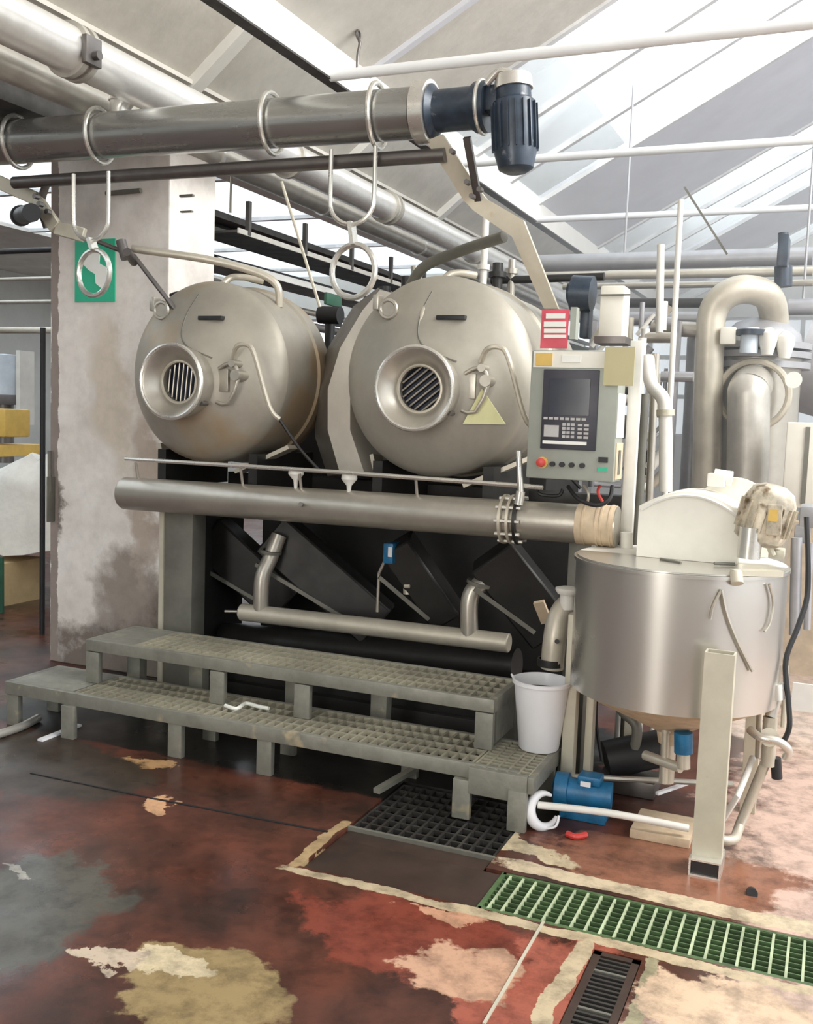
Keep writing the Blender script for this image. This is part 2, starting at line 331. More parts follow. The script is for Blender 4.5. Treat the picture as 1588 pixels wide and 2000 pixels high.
def floor_mesh():
    holes = [(-1.60, 2.94, 3.6, 3.225), (-1.60, 3.225, -1.02, 3.85), (-0.56, 1.9, -0.42, 2.86)]
    xs = sorted({-14, 8, *[h[0] for h in holes], *[h[2] for h in holes]}); ys = sorted({-4, 22, *[h[1] for h in holes], *[h[3] for h in holes]})
    inh = lambda x, y: any(a < x < c and b < y < d for a, b, c, d in holes)
    bm = bmesh.new(); vv = {}
    def V(x, y, z):
        k = (round(x, 4), round(y, 4), z)
        if k not in vv: vv[k] = bm.verts.new((x, y, z))
        return vv[k]
    nx, ny = len(xs) - 1, len(ys) - 1; D = -0.14
    cell = lambda i, j: 0 <= i < nx and 0 <= j < ny and inh((xs[i] + xs[i + 1]) / 2, (ys[j] + ys[j + 1]) / 2)
    for i in range(nx):
        for j in range(ny):
            x0, x1, y0, y1 = xs[i], xs[i + 1], ys[j], ys[j + 1]; h = cell(i, j); z = D if h else 0.0
            bm.faces.new((V(x0, y0, z), V(x1, y0, z), V(x1, y1, z), V(x0, y1, z)))
            if h:
                for (a, b, di, dj) in (((x0, y0), (x1, y0), 0, -1), ((x1, y0), (x1, y1), 1, 0), ((x1, y1), (x0, y1), 0, 1), ((x0, y1), (x0, y0), -1, 0)):
                    if not cell(i + di, j + dj): bm.faces.new((V(*a, 0.0), V(*a, D), V(*b, D), V(*b, 0.0)))
    mb = MB(); mb.bm.free(); mb.bm = bm; return mb
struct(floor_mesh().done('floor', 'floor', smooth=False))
struct(MB().box((-1.6, 2.94, -0.139), (3.6, 3.225, -0.12)).box((-1.6, 3.225, -0.139), (-1.02, 3.85, -0.12)).done('trim_1', 'sludge'))
# joint lines sunk in the floor: shown as thin dark strips of metal
j = MB().bar((-0.733,2.356,0.002), (-0.738,2.945,0.002), 0.008, 0.006).done('trim_2', 'post'); struct(j)
j = MB().bar((-2.402,3.192,0.001), (-1.644,3.232,0.001), 0.010, 0.005).bar((-3.022,3.179,0.001), (-2.402,3.192,0.001), 0.008, 0.005).done('trim_3', 'black'); struct(j)

# pillar, stained low down
pillar_patches = [
    (-3.55, 0.15, 0.42, 0.36, 0.0, (0.10, 0.075, 0.06), 1.6), (-3.9, 0.0, 0.9, 0.20, 0.0, (0.20, 0.165, 0.14), 1.8),
    (-3.72, 0.52, 0.22, 0.24, 0.3, (0.34, 0.29, 0.25), 1.6), (-3.85, 1.62, 0.13, 0.42, 0.2, (0.68, 0.60, 0.50), 1.6),
    (-3.60, 1.1, 0.10, 0.5, 0.0, (0.52, 0.43, 0.36), 1.6), (-4.27, 0.95, 0.06, 0.18, 0.0, (0.22, 0.19, 0.17), 1.6), (-4.27, 1.9, 0.03, 2.2, 0.0, (0.30, 0.25, 0.22), -1.4)]
K['pillar'] = masks_mat('stained_whitewash', (0.74, 0.68, 0.62), (0.88, 0.84, 0.79), 2.4, pillar_patches, rough=(0.7, 0.9), bump=0.25, axes='XZ', warp_amt=0.5, soft=0.6, mottle=0.12)
PXR = -3.464
struct(MB().box((-4.30, 4.68, 0), (PXR, 5.12, 2.97), bevel=0.008).done('pillar', 'pillar', smooth=False))
struct(MB().box((-3.80, 4.95, 2.97), (-3.72, 5.05, 3.44)).done('pillar_head', 'frame', smooth=False))

# roof: gutter beams, sloping bays, glazing
struct(MB().box((-3.80, -3, 3.44), (-3.70, 20, 3.75)).box((-3.72, -3, 3.46), (-3.66, 20, 3.485)).box((-3.72, -3, 3.55), (-3.68, 20, 3.565)).done('ceiling_beam', 'concrete', smooth=False))
struct(MB().box((-2.47, -3, 3.19), (-2.42, 20, 3.40)).done('ceiling_beam', 'concrete2', smooth=False))
struct(MB().box((-2.475, -3, 3.18), (-2.41, 20, 3.19)).done('trim_4', 'tray', smooth=False))
def slope_panel(x0, z0, s, x1, y0, y1, t=0.06):
    z1 = z0 + s * (x1 - x0)
    return [(x0, y0, z0), (x1, y0, z1), (x1, y1, z1), (x0, y1, z0)], (0, 0, t)
ce = MB()
ce.prism(*slope_panel(-3.75, 3.45, 0.8, -2.35, -3, 20)); struct(ce.done('ceiling', 'concrete', smooth=False))
rib = MB()
for y in (1.15, 3.15, 5.15, 7.15, 9.15): rib.prism(*slope_panel(-3.74, 3.38, 0.8, -2.4, y, y + 0.10, 0.09))
struct(rib.done('trim_5', 'concrete2', smooth=False))
S2, X2, Z2, XR = 0.55, -2.44, 3.345, 3.2
for y0, y1, m in ((-3, 5.9, 'concrete'), (8.3, 10.5, 'lilac'), (12.9, 15.1, 'lilac'), (17.5, 20, 'lilac')):
    struct(MB().prism(*slope_panel(X2, Z2, S2, XR, y0, y1)).done('ceiling', m, smooth=False))
k = 0
for y0, y1 in ((5.9, 8.3), (10.5, 12.9), (15.1, 17.5)):
    k += 1; n = 3; wdt = (y1 - y0) / n
    g = MB()
    g.prism(*slope_panel(X2, Z2 + 0.02, S2, XR, y0, y1, 0.01)); g = g.done('window_%d' % k, 'glass', smooth=False); struct(g)
    for q in range(n + 1):
        yb = y0 + q * wdt
        sub(MB().prism(*slope_panel(X2, Z2 - 0.02, S2, XR, yb - 0.025, yb + 0.025, 0.05)), 'glazing_bar', 'mullion', g, smooth=False)
rb = MB()
for y in (1.0, 2.95, 4.95): rb.prism(*slope_panel(X2, Z2 - 0.03, S2, XR, y, y + 0.05, 0.04))
struct(rb.done('trim_6', 'lilac', smooth=False))

# end walls far behind
def wall_with_windows(name, Y, x0, x1, zt, wins, m):
    mb = MB(); xs = sorted(wins); cur = x0
    for a, b, z0, z1 in xs:
        mb.box((cur, Y, 0), (a, Y + 0.2, zt)); mb.box((a, Y, 0), (b, Y + 0.2, z0)); mb.box((a, Y, z1), (b, Y + 0.2, zt)); cur = b
    mb.box((cur, Y, 0), (x1, Y + 0.2, zt)); return struct(mb.done(name, m, smooth=False))
wins = [(-13.0, -10.6, 1.4, 3.2), (-10.2, -7.8, 1.4, 3.2), (-7.4, -5.0, 1.4, 3.2), (-4.6, -2.2, 1.4, 3.2), (-1.8, 0.6, 1.4, 3.2), (1.0, 3.4, 1.4, 3.2)]
wall_with_windows('wall_back', 16.0, -14, 5, 6.0, wins, 'backwall')
for i, (a, b, z0_, z1_) in enumerate(wins):
    g = struct(MB().box((a, 16.1, z0_), (b, 16.11, z1_)).done('window_%d' % (i + 4), 'glass', smooth=False))
    fr = MB()
    for q in range(5): x = a + (b - a) * q / 4; fr.box((x - 0.03, 16.05, z0_), (x + 0.03, 16.15, z1_))
    for q in range(4): z = z0_ + (z1_ - z0_) * q / 3; fr.box((a, 16.04, z - 0.03), (b, 16.16, z + 0.03))
    sub(fr, 'window_frame', 'mullion', g, smooth=False)
struct(MB().box((-14.2, -4, 0), (-14, 16, 6)).done('wall_left', 'backwall', smooth=False))
struct(MB().box((-14, -4, 3.9), (-10.5, 16, 4.0)).box((-6.0, -4, 3.9), (-3.78, 16, 4.0)).box((-3.82, -4, 3.75), (-3.78, 16, 3.9)).done('ceiling', 'concrete', smooth=False))
lg = struct(MB().box((-10.5, -4, 3.94), (-6.0, 16, 3.95)).done('window_20', 'glass', smooth=False))  # unseen roof glazing, added to let sky light brighten the left background
for y in range(-3, 16, 2): sub(MB().box((-10.5, y, 3.9), (-6.0, y + 0.08, 3.99)), 'glazing_bar', 'mullion', lg)
struct(MB().box((-14, -4.2, 0), (8, -4, 4.2)).done('wall_front', 'backwall', smooth=False))

# tie rods of the roof
for i, (y, z, xr) in enumerate(((4.55, 3.20, 6), (6.33, 3.20, 6), (8.22, 3.20, 6), (10.1, 3.2, 6))):
    t = MB().cyl((-2.42, y, z), (xr, y, z), 0.026, n=14)
    tag(t.done('tie_rod', 'rod'), ['white roof tie rod passing just behind the dark motor, nearest and highest in view', 'white roof tie rod meeting the lower end of the hanging dark motor', 'thin white roof tie rod level with the bent bracket, third from the top', 'faint far roof tie rod, lowest of the four above the pipework'][i], 'tie rod', 'roof tie rods')
t = MB().tube([(-2.30, 4.6, 3.55), (-2.31, 4.6, 3.42), (-2.29, 4.6, 3.36), (-2.30, 4.6, 3.3), (-2.3, 4.6, 3.2)], 0.008, sm=3).ring((-2.3, 4.6, 3.5), (0, 1, 0), 0.02, 0.006, 12, 5).ring((-2.3, 4.6, 3.4), (1, 0, 0), 0.02, 0.006, 12, 5)
tag(t.done('hanging_chain', 'bar'), 'thin dark chain hanging from the roof beside the bright beam', 'chain')

hm = bpy.data.materials.new('steam_haze'); hm.use_nodes = True; hm.node_tree.nodes.clear()
ho = hm.node_tree.nodes.new('ShaderNodeOutputMaterial'); hv = hm.node_tree.nodes.new('ShaderNodeVolumeScatter')
hv.inputs['Density'].default_value = 0.11; hv.inputs['Color'].default_value = (0.97, 0.98, 1, 1); hm.node_tree.links.new(hv.outputs[0], ho.inputs['Volume'])
K['haze'] = hm
tag(MB().box((-2.2, 5.35, 0.02), (7.5, 15.9, 3.3)).done('steam_haze', 'haze', kind='stuff'), 'thin white steam haze hanging over the pipework at the far right', 'haze')

# ================================================================== OVERHEAD DUCTS (upper left)
d = thing('insulated_duct', 'large shiny aluminium clad pipe running into the depth at upper left', 'pipe', (-3.24, 3, 3.105))
MB().cyl((-3.24, 0.5, 3.105), (-3.24, 16, 3.105), 0.102, n=32).done('cladding', 'lagging', d)
for y in (3.62, 3.68, 5.55, 7.0, 7.08, 9.0):
    MB().lathe((-3.24, y, 3.105), (0, 1, 0), [(0, 0.10), (0, 0.122), (0.03, 0.122), (0.03, 0.10)], 32).done('band', 'lagging_dull', d)
MB().box((-3.14, 3.60, 3.03), (-3.11, 3.70, 3.15), 0.005).cyl((-3.11, 3.65, 3.07), (-3.08, 3.65, 3.07), 0.02, n=10).done('clamp_lug', 'bar', d)
sv = Vector((-3.386,4.16,3.069)); MB().cyl((sv.x, 4.16, 2.90), (sv.x, 4.16, 3.07), 0.048, n=20).cyl((sv.x, 4.16, 3.05), (sv.x, 4.16, 3.075), 0.055, n=20).tube([(sv.x, 4.16, 2.99), (sv.x + 0.02, 4.16, 3.04), (sv.x + 0.10, 4.16, 3.105)], 0.048, n=14).done('branch_stub', 'lagging', d)
d = thing('lagged_pipe', 'smaller cream grey lagged pipe below the large shiny one, upper left', 'pipe', (-3.55, 3, 3.06))
MB().cyl((-3.55, 0.5, 3.06), (-3.55, 16, 3.06), 0.075, n=24).done('cladding', 'lagging_dull', d)
for y in (5.2, 6.6, 8.4): MB().cyl((-3.55, y, 3.06), (-3.55, y + 0.03, 3.06), 0.085, n=24).done('band', 'lagging', d)
d = thing('cable_tray', 'dark cable tray with pale edges behind the pillar, going into the depth', 'tray', (-3.2, 5, 2.62))
MB().box((-3.66, 5.2, 2.60), (-3.36, 16, 2.615)).box((-3.66, 5.2, 2.6), (-3.65, 14, 2.68)).done('tray_bed', 'tray', d)
MB().box((-3.36, 5.2, 2.595), (-3.35, 14, 2.625)).done('tray_edge', 'lagging_dull', d)
for y in range(12): MB().box((-3.37, 5.3 + y * 0.7, 2.6), (-3.345, 5.33 + y * 0.7, 2.8)).done('hanger', 'tray', d)
d = thing('cable_tray', 'lower dark cable tray under the first one, behind the left drum top', 'tray', (-3.4, 5, 2.4))
MB().box((-3.80, 5.2, 2.43), (-3.50, 16, 2.45)).done('tray_bed', 'tray', d)
MB().box((-3.50, 5.2, 2.42), (-3.49, 14, 2.46)).done('tray_edge', 'lagging', d)
cb = MB()
for q in range(5): cb.tube([(-3.55 - q * 0.05, 5.25, 2.47), (-3.53 - q * 0.05, 8, 2.475), (-3.57 - q * 0.05, 14, 2.47)], 0.016, n=6)
cb.done('cables', 'black', d)
for q, (x, z, r_, lb) in enumerate(((-3.72, 2.30, 0.022, 'thin brown grey conduit running back above the left drum'), (-3.88, 2.72, 0.06, 'dark pipe in the shade between the lagged pipe and the trays'), (-3.62, 2.18, 0.03, 'lowest dark conduit running back right above the left drum'))):
    tag(MB().cyl((x, 5.2, z), (x, 16, z), r_, n=14).done('conduit', ['pipe', 'tray', 'bar'][q]), lb, 'pipe')
tag(MB().box((-3.95, 5.3, 2.76), (-3.68, 16, 2.78)).box((-3.68, 5.3, 2.75), (-3.67, 16, 2.79)).done('cable_tray', 'tray'), 'upper dark cable tray behind the pillar, just under the lagged pipe', 'tray')
tag(MB().box((-4.3, 2.0, 2.985), (-3.78, 4.62, 3.0)).box((-4.3, 2.0, 3.0), (-4.28, 4.62, 3.07)).box((-3.8, 2.0, 3.0), (-3.78, 4.62, 3.07)).done('cable_tray', 'tray'), 'dark cable tray at the top left edge of the picture', 'tray')

# ================================================================== OVERHEAD WINCH TUBE
TA, TB = Vector((-5.2, 4.0, 2.872)), Vector((-1.72, 4.0, 2.812))
d = thing('fabric_transport_tube', 'long dark polished steel tube across the top with wire rings round it', 'tube', TB)
MB().cyl(TA, TB, 0.105, n=48).done('tube_shell', 'tube', d)
def on(x): t_ = (x - TA.x) / (TB.x - TA.x); return TA.lerp(TB, t_)
for px, R in ((-3.883, 0.125), (-3.37, 0.125), (-2.413, 0.13), (-1.896, 0.13)):
    c = on(px); MB().ring(c, (1, 0.1, 0), R, 0.011).done('ring_clamp', 'chrome', d)
c = on(-1.707); MB().cyl(c, c + Vector((0.06, 0, -0.001)), 0.128, n=40).done('end_flange', 'chrome', d)
c0 = on(-1.72) + Vector((0.05, 0, 0))
d = thing('drive_motor', 'blue-black geared motor at the right end of the dark overhead tube', 'motor', c0)
MB().lathe(c0, (1, 0, 0), [(0, 0), (0, 0.10), (0.03, 0.11), (0.05, 0.085), (0.20, 0.085), (0.22, 0.10), (0.27, 0.10), (0.27, 0)], 32).done('gear_housing', 'motor', d)
MB().ring(c0 + Vector((0.245, 0, 0)), (1, 0, 0), 0.103, 0.008).done('housing_ring', 'chrome', d)
MB().box(c0 + Vector((0.24, -0.05, -0.03)), c0 + Vector((0.36, 0.05, 0.075)), 0.02).done('gear_box', 'motor', d)
q0 = c0 + Vector((0.375, -0.02, 0.10)); q1 = c0 + Vector((0.405, -0.02, -0.27))
MB().lathe(q0, q1 - q0, [(0, 0), (0, 0.05), (0.015, 0.068), (0.09, 0.072), (0.10, 0.085), (0.30, 0.085), (0.36, 0.07), (0.375, 0.045), (0.375, 0)], 28).done('motor_barrel', 'motor', d)
fb = MB()
dr = (q1 - q0).normalized(); qm = dr.to_track_quat('Z', 'Y').to_matrix()
for a in range(18):
    o_ = qm @ Vector((math.cos(a * PI / 9), math.sin(a * PI / 9), 0)); fb.bar(q0 + dr * 0.11 + o_ * 0.088, q0 + dr * 0.29 + o_ * 0.088, 0.004, 0.014, up=o_)
o = fb.done('cooling_fins', 'motor', d, kind='stuff')
MB().lathe(q0 + dr * -0.012, dr, [(0, 0), (0, 0.05), (0.01, 0.073), (0.06, 0.078), (0.06, 0.07)], 24).done('top_cap', 'chrome', d)
MB().tube([c0 + Vector((0.28, -0.06, 0.07)), c0 + Vector((0.33, -0.07, 0.11)), c0 + Vector((0.38, -0.07, 0.10))], 0.014).done('lifting_eye', 'chrome', d)

# lower bar and the rod guides
BA, BB = (-3.93,4.02,2.656), (-1.588,4.02,2.638)
tag(MB().cyl(BA, BB, 0.030, n=20).done('guide_bar', 'bar'), 'slim dark bar hung just under the overhead tube', 'bar')
def fork(cx, top_z, ring_c, R, label):
    d = thing('rope_guide', label, 'guide', ring_c, 'rope guides under the overhead tube')
    w_ = 0.105; y = 3.96; rc = Vector(ring_c)
    arc = [Vector((cx - w_, y, top_z + 0.05)), Vector((cx - w_, y, top_z - 0.16))]
    for k_ in range(1, 8):
        a = PI + k_ * PI / 8; arc.append(Vector((cx + w_ * math.cos(a), y, top_z - 0.17 + 0.10 * math.sin(a))))
    arc += [Vector((cx + w_, y, top_z - 0.16)), Vector((cx + w_, y, top_z + 0.05))]
    MB().tube(arc, 0.010, n=8, sm=3).done('fork', 'chrome', d)
    MB().bar((cx, y, top_z - 0.26), (rc.x, y, rc.z + R), 0.05, 0.018).done('stem', 'chrome', d)
    MB().ring(rc, (0.15, 1, 0), R, 0.013).done('eye_ring', 'chrome', d)
fork(-1.987, 2.63, (-1.97,3.96,2.162), 0.112, 'steel rope guide with round eye, hanging above the gap between the drums')
fork(-3.39, 2.61, (-3.368,3.96,2.186), 0.108, 'steel rope guide with round eye, hanging before the green sign')
# bent bracket arm, right
d = thing('bracket_arm', 'cream bent flat steel arm from the overhead tube end down behind the right drum', 'bracket', (-1.296,4.75,2.092))
L_ = [(-1.664,3.985,2.692), (-1.535,4.12,2.47), (-1.509,4.18,2.438), (-1.398,4.38,2.361), (-1.333,4.72,2.084)]
R_ = [(-1.591,3.985,2.714), (-1.478,4.12,2.522), (-1.456,4.18,2.487), (-1.349,4.38,2.431), (-1.263,4.72,2.083)]
strip(L_, R_, (0.0, 0.03, 0)).done('arm_plate', 'post', d)
MB().bar((-1.481,3.98,2.692), (-1.469,4.12,2.467), 0.03, 0.02, up=(0, -1, 0)).done('side_bar', 'bar', d)
bo = MB()
for px in ((-1.525,3.95,2.627), (-1.492,4.05,2.525), (-1.478,4.08,2.474), (-1.445,4.08,2.5)): v = Vector(px); bo.cyl(v, v + Vector((0, -0.03, 0)), 0.012, n=6)
bo.done('bolts', 'bar', d)
# bracket arm, left end
d = thing('bracket_arm', 'pale steel arm carrying the left end of the overhead bar', 'bracket', (-3.898,4.1,2.587))
a = MB()
for p, q in (((-4.265,4.05,2.752), (-3.864,4.1,2.591)), ((-3.864,4.1,2.591), (-3.73,4.1,2.439)), ((-3.73,4.1,2.439), (-3.567,4.12,2.399))): a.bar(p, q, 0.07, 0.03, up=(0, -1, 0.1), bevel=0.004)
a.done('arm_plate', 'post', d)
bo = MB()
for px in ((-3.81,4.06,2.587), (-3.783,4.06,2.548), (-3.733,4.06,2.508)): v = Vector(px); bo.cyl(v, v + Vector((0, -0.03, 0)), 0.014, n=6)
bo.done('bolts', 'bar', d)
tag(MB().cyl((-4.16,4.3,2.555), (-3.749,3.95,2.487), 0.045, n=20).cyl((-4.16,4.3,2.555), (-4.114,4.26,2.548), 0.055, n=20).done('roller', 'black'), 'black roller below the left arm of the overhead bar', 'roller')
tag(MB().tube([(-3.797,4.1,2.659), (-3.849,4.12,2.563), (-3.836,4.15,2.453)], 0.02).done('support_bracket', 'bar'), 'dark curved bracket under the left end of the overhead bar', 'bracket')
# rods towards the drums
tag(MB().tube([(-3.504,4.15,2.371), (-3.305,4.18,2.299), (-3.095,4.25,2.032)], 0.012, sm=1).cyl((-3.372,4.16,2.373), (-3.339,4.16,2.284), 0.026, n=14).cyl((-3.285,4.1,2.306), (-3.32,4.2,2.272), 0.022, n=12).done('lever_rod', 'bar'), 'thin dark lever rod with a joint, slanting to the left drum', 'rod')
tag(MB().tube([(-3.373,4.25,2.348), (-3.001,4.35,2.302), (-2.776,4.45,2.25), (-2.67,4.5,2.189), (-2.661,4.52,2.079)], 0.020, n=12).done('fabric_pipe', 'pipe_light'), 'pale grey pipe arching onto the top of the left drum', 'pipe')
tag(MB().tube([(-2.022,4.7,2.194), (-1.902,4.6,2.276), (-1.682,4.5,2.327), (-1.44,4.4,2.366)], 0.026, n=12).done('fabric_pipe', 'frame'), 'dark grey pipe slanting up from the right drum to the bent arm', 'pipe')
for a_, b_, lb in (((-2.949,5,2.823), (-2.686,5,2.132), 'long thin pale hanging wire left of the right rope guide'), ((-3.671,5.6,3.028), (-3.674,5.6,2.805), 'short pale hanger rod behind the overhead tube, over the trays')):
    tag(MB().cyl(a_, b_, 0.009, n=8).done('hanger_wire', 'pipe_light'), lb, 'wire')

# ================================================================== PRESSURE DRUMS
def drum(ax, zc, R, ys, yp, zp, pr, label, m, seed, SL):
    d = thing('pressure_drum', label, 'drum', (ax, ys + 0.5, zc - R), 'dyeing machine drums')
    # shell: cylinder, rounded shoulder, shallow dome
    MB().lathe((ax, ys, zc), (0, 1, 0), [(0, R), (0.30, R), (0.31, R + 0.012), (0.36, R + 0.012), (0.37, R), (SL, R), (SL + 0.05, R * 0.85), (SL + 0.05, 0)], 72).done('shell', m, d)
    mb = MB(); n = 72; rings = []; depth = ys - yp
    prof = [(0, 1.0), (0.05, 0.995), (0.17, 0.965), (0.33, 0.88), (0.5, 0.76), (0.68, 0.60), (0.82, 0.47), (0.92, 0.34)]
    for h, rr in prof:
        cz = zc + (zp - zc) * min(1, h * 1.1); y = ys - depth * h; r_ = R * rr
        rings.append([mb.bm.verts.new((ax + r_ * math.cos(2 * PI * k / n), y, cz + r_ * math.sin(2 * PI * k / n))) for k in range(n)])
    for A, B in zip(rings, rings[1:]):
        for k in range(n): mb.bm.faces.new((A[k], A[(k + 1) % n], B[(k + 1) % n], B[k]))
    mb.done('front_dome', m, d)
    # porthole: outer bright ring, deep funnel, barred opening
    fo = 0.075; ph = MB().lathe((ax, yp + 0.14 - fo, zp), (0, -1, 0), [(-fo - 0.03, pr * 0.90), (0, pr * 0.92), (0.10, pr * 0.95), (0.105, pr * 0.99), (0.15, pr * 0.99), (0.155, pr * 0.92), (0.15, pr * 0.86), (0.11, pr * 0.66), (0.085, pr * 0.56), (0.04, pr * 0.54), (0.04, 0)], 56).done('porthole', 'pipe', d)
    yp = yp - fo
    sub(MB().ring((ax, yp - 0.012, zp), (0, 1, 0), pr * 0.965, 0.0105, 56, 8), 'rim_ring', 'chrome', ph)
    sub(MB().ring((ax, yp + 0.055, zp), (0, 1, 0), pr * 0.56, 0.008, 40, 6), 'throat_ring', 'pipe_light', ph)
    sub(MB().cyl((ax, yp + 0.092, zp), (ax, yp + 0.099, zp), pr * 0.53, n=40), 'sight_glass', 'screen', ph)
    for k in range(7):
        off = (k - 3) * pr * 0.14; hh = math.sqrt(max(0.0, (pr * 0.52) ** 2 - off ** 2))
        tilt = 0.10 if seed == 0 else 0.9
        dx, dz = math.sin(tilt), math.cos(tilt)
        c_ = Vector((ax + off * dz, yp + 0.08, zp - off * dx))
        sub(MB().cyl(c_ - Vector((dx, 0, dz)) * hh, c_ + Vector((dx, 0, dz)) * hh, 0.0045, n=8), 'grille_bar', 'pipe', ph)
    for a in (2.8, 3.3, 3.75, 5.7):
        c_ = Vector((ax + math.cos(a) * pr * 1.0, yp + 0.02, zp + math.sin(a) * pr * 1.0)); sub(MB().cyl(c_, c_ + Vector((0, 0.05, 0)), 0.012, n=8), 'clamp_bolt', 'bar', ph)
    return d
def S(ax, zc, R, ys, yp, zp, x, z, lift=0.012):
    """a point on the dome surface over (x, z)"""
    depth = ys - yp; best = None
    for k in range(60):
        h = k / 60 * 0.92; pr_ = [(0, 1.0), (0.05, 0.995), (0.17, 0.965), (0.33, 0.88), (0.5, 0.76), (0.68, 0.60), (0.82, 0.47), (0.92, 0.34)]
        for (h0, r0_), (h1, r1_) in zip(pr_, pr_[1:]):
            if h0 <= h <= h1: rr = r0_ + (r1_ - r0_) * (h - h0) / (h1 - h0)
        cz = zc + (zp - zc) * min(1, h * 1.1)
        if math.hypot(x - ax, z - cz) <= rr * R: best = h
    return Vector((x, ys - depth * (best or 0) - lift, z))
D1 = (-2.95, 1.735, 0.455, 4.34, 4.10, 1.675); D2 = (-1.715, 1.735, 0.46, 4.36, 4.16, 1.672)
d1 = drum(*D1, 0.180, 'left beige steel pressure drum with round barred porthole, beside the whitewashed pillar', 'drum_rust', 0, 0.44)
d2 = drum(*D2, 0.186, 'right beige steel pressure drum with yellow warning triangle, beside the control panel', 'drum', 1, 0.80)
def on_drum(D, d, x, z, lift=0.012): return S(*D, x, z, lift)
for D, d, lx in ((D1, d1, -2.86), (D2, d2, -1.64)):
    ax, zc = D[0], D[1]
    # nameplate slot on the hatch plate
    a_ = on_drum(D, d, ax + 0.04, zc + 0.255, 0.008); b_ = on_drum(D, d, ax + 0.17, zc + 0.255, 0.008)
    yy = min(a_.y, b_.y)
    MB().box((ax + 0.03, yy - 0.004, zc + 0.247), (ax + 0.165, yy + 0.06, zc + 0.267), 0.003).done('nameplate', 'black', d)
    # hatch outline seam (a thin raised weld following the dome)
    pts = [on_drum(D, d, ax + u, zc + v, 0.0) for u, v in ((-0.02, 0.38), (-0.05, 0.28), (-0.045, 0.18), (0.0, 0.12), (0.08, 0.085), (0.15, 0.06))]
    MB().tube(pts, 0.005, n=6).done('hatch_seam', 'frame', d)
    # latch beside the porthole: two plates, a boss and a pin
    p_ = [on_drum(D, d, ax + u, zc + v, 0.02) for u, v in ((0.17, -0.02), (0.25, 0.04), (0.30, -0.02), (0.25, -0.15), (0.17, -0.13))]
    yl = D[4] + 0.035
    MB().tube([(ax + 0.18, yl, zc - 0.15), (ax + 0.245, yl, zc - 0.155), (ax + 0.30, yl + 0.0, zc - 0.03), (ax + 0.26, yl, zc + 0.04), (ax + 0.19, yl, zc + 0.01)], 0.010, sm=2).cyl((ax + 0.29, yl - 0.02, zc - 0.02), (ax + 0.29, yl + 0.12, zc - 0.02), 0.026, n=14).cyl((ax + 0.27, yl - 0.02, zc + 0.035), (ax + 0.27, yl + 0.12, zc + 0.035), 0.018, n=12).box((ax + 0.18, yl, zc - 0.10), (ax + 0.24, yl + 0.014, zc + 0.01), 0.004).done('latch', 'pipe', d)
    # bent handle and the thin hose down
    hp = [(ax + 0.25, yl + 0.03, zc + 0.06), (ax + 0.285, yl + 0.0, zc + 0.115), (ax + 0.34, yl, zc + 0.125), (ax + 0.385, yl, zc + 0.08), (ax + 0.46, yl + 0.02, zc - 0.16), (ax + 0.50, yl + 0.05, zc - 0.22)]
    MB().tube(hp, 0.012, n=8, sm=4).done('handle', 'pipe_light', d)
    MB().tube([hp[-1], (ax + 0.60, yl + 0.08, zc - 0.36), (ax + 0.70, yl + 0.12, zc - 0.47)], 0.008, n=6).done('hose', 'pipe_dark', d)
    # lug and arched pipe at the top left
    ap = [(-2.961,4.24,1.95), (-2.94,4.27,2.023), (-2.91,4.4,2.195), (-2.87,4.48,2.228), (-2.776,4.55,2.215)] if d is d1 else [(-1.767,4.24,1.948), (-1.757,4.28,2.048), (-1.728,4.42,2.187), (-1.691,4.48,2.223), (-1.619,4.55,2.22)]
    MB().tube(ap, 0.017, n=10).done('arched_pipe', 'pipe_light', d)
    c_ = on_drum(D, d, ax - 0.22, zc + 0.30, 0.0)
    MB().cyl(c_ + Vector((0, -0.03, 0)), c_ + Vector((0, 0.06, 0)), 0.045, n=20).ring(c_ + Vector((0, -0.03, 0)), (0, 1, 0), 0.04, 0.009, 20, 6).box(c_ + Vector((-0.09, -0.01, 0.0)), c_ + Vector((-0.06, 0.05, 0.07)), 0.006).done('inlet_boss', 'pipe', d)
    # saddle feet seen at the lower right
    MB().bar((ax + 0.12, D[3] + 0.10, zc - 0.50), (ax + 0.42, D[3] + 0.12, zc - 0.36), 0.10, 0.02, up=(-0.4, 0, 1)).done('saddle', 'pipe_light', d)
    MB().bar((ax - 0.30, D[3] + 0.10, zc - 0.56), (ax - 0.36, D[3] + 0.12, zc - 0.38), 0.10, 0.02, up=(1, 0, 0.4)).done('saddle', 'pipe_light', d)
t = on_drum(D2, d2, -1.40, 1.60, 0.0)
tri = []
for a_ in ((-1.526,4.22,1.525), (-1.355,4.22,1.529), (-1.447,4.22,1.682)): tri.append(on_drum(D2, d2, a_[0], a_[2], 0.02))
MB().prism(tri, (0, 0.006, 0)).done('warning_triangle', 'sign_yellow', d2)
# curved side duct left of the right drum
d = thing('side_duct', 'curved steel duct hugging the left side of the right drum', 'duct', (-2.4, 4.8, 1.2))
oc = [(-2.22,4.75,2.198), (-2.357,4.75,2.107), (-2.499,4.75,1.891), (-2.571,4.75,1.648), (-2.558,4.75,1.418), (-2.478,4.75,1.218)]
ic = [(-2.092,4.5,2.154), (-2.182,4.5,2.057), (-2.299,4.5,1.873), (-2.361,4.5,1.67), (-2.355,4.5,1.467), (-2.279,4.5,1.252)]
fc = [(-1.935,4.44,2.111), (-2.017,4.44,2.035), (-2.136,4.44,1.87), (-2.206,4.44,1.671), (-2.2,4.44,1.472), (-2.114,4.44,1.264)]
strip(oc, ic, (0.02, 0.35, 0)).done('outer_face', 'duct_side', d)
strip(ic, fc, (0.02, 0.3, 0)).done('front_face', 'duct_face', d)
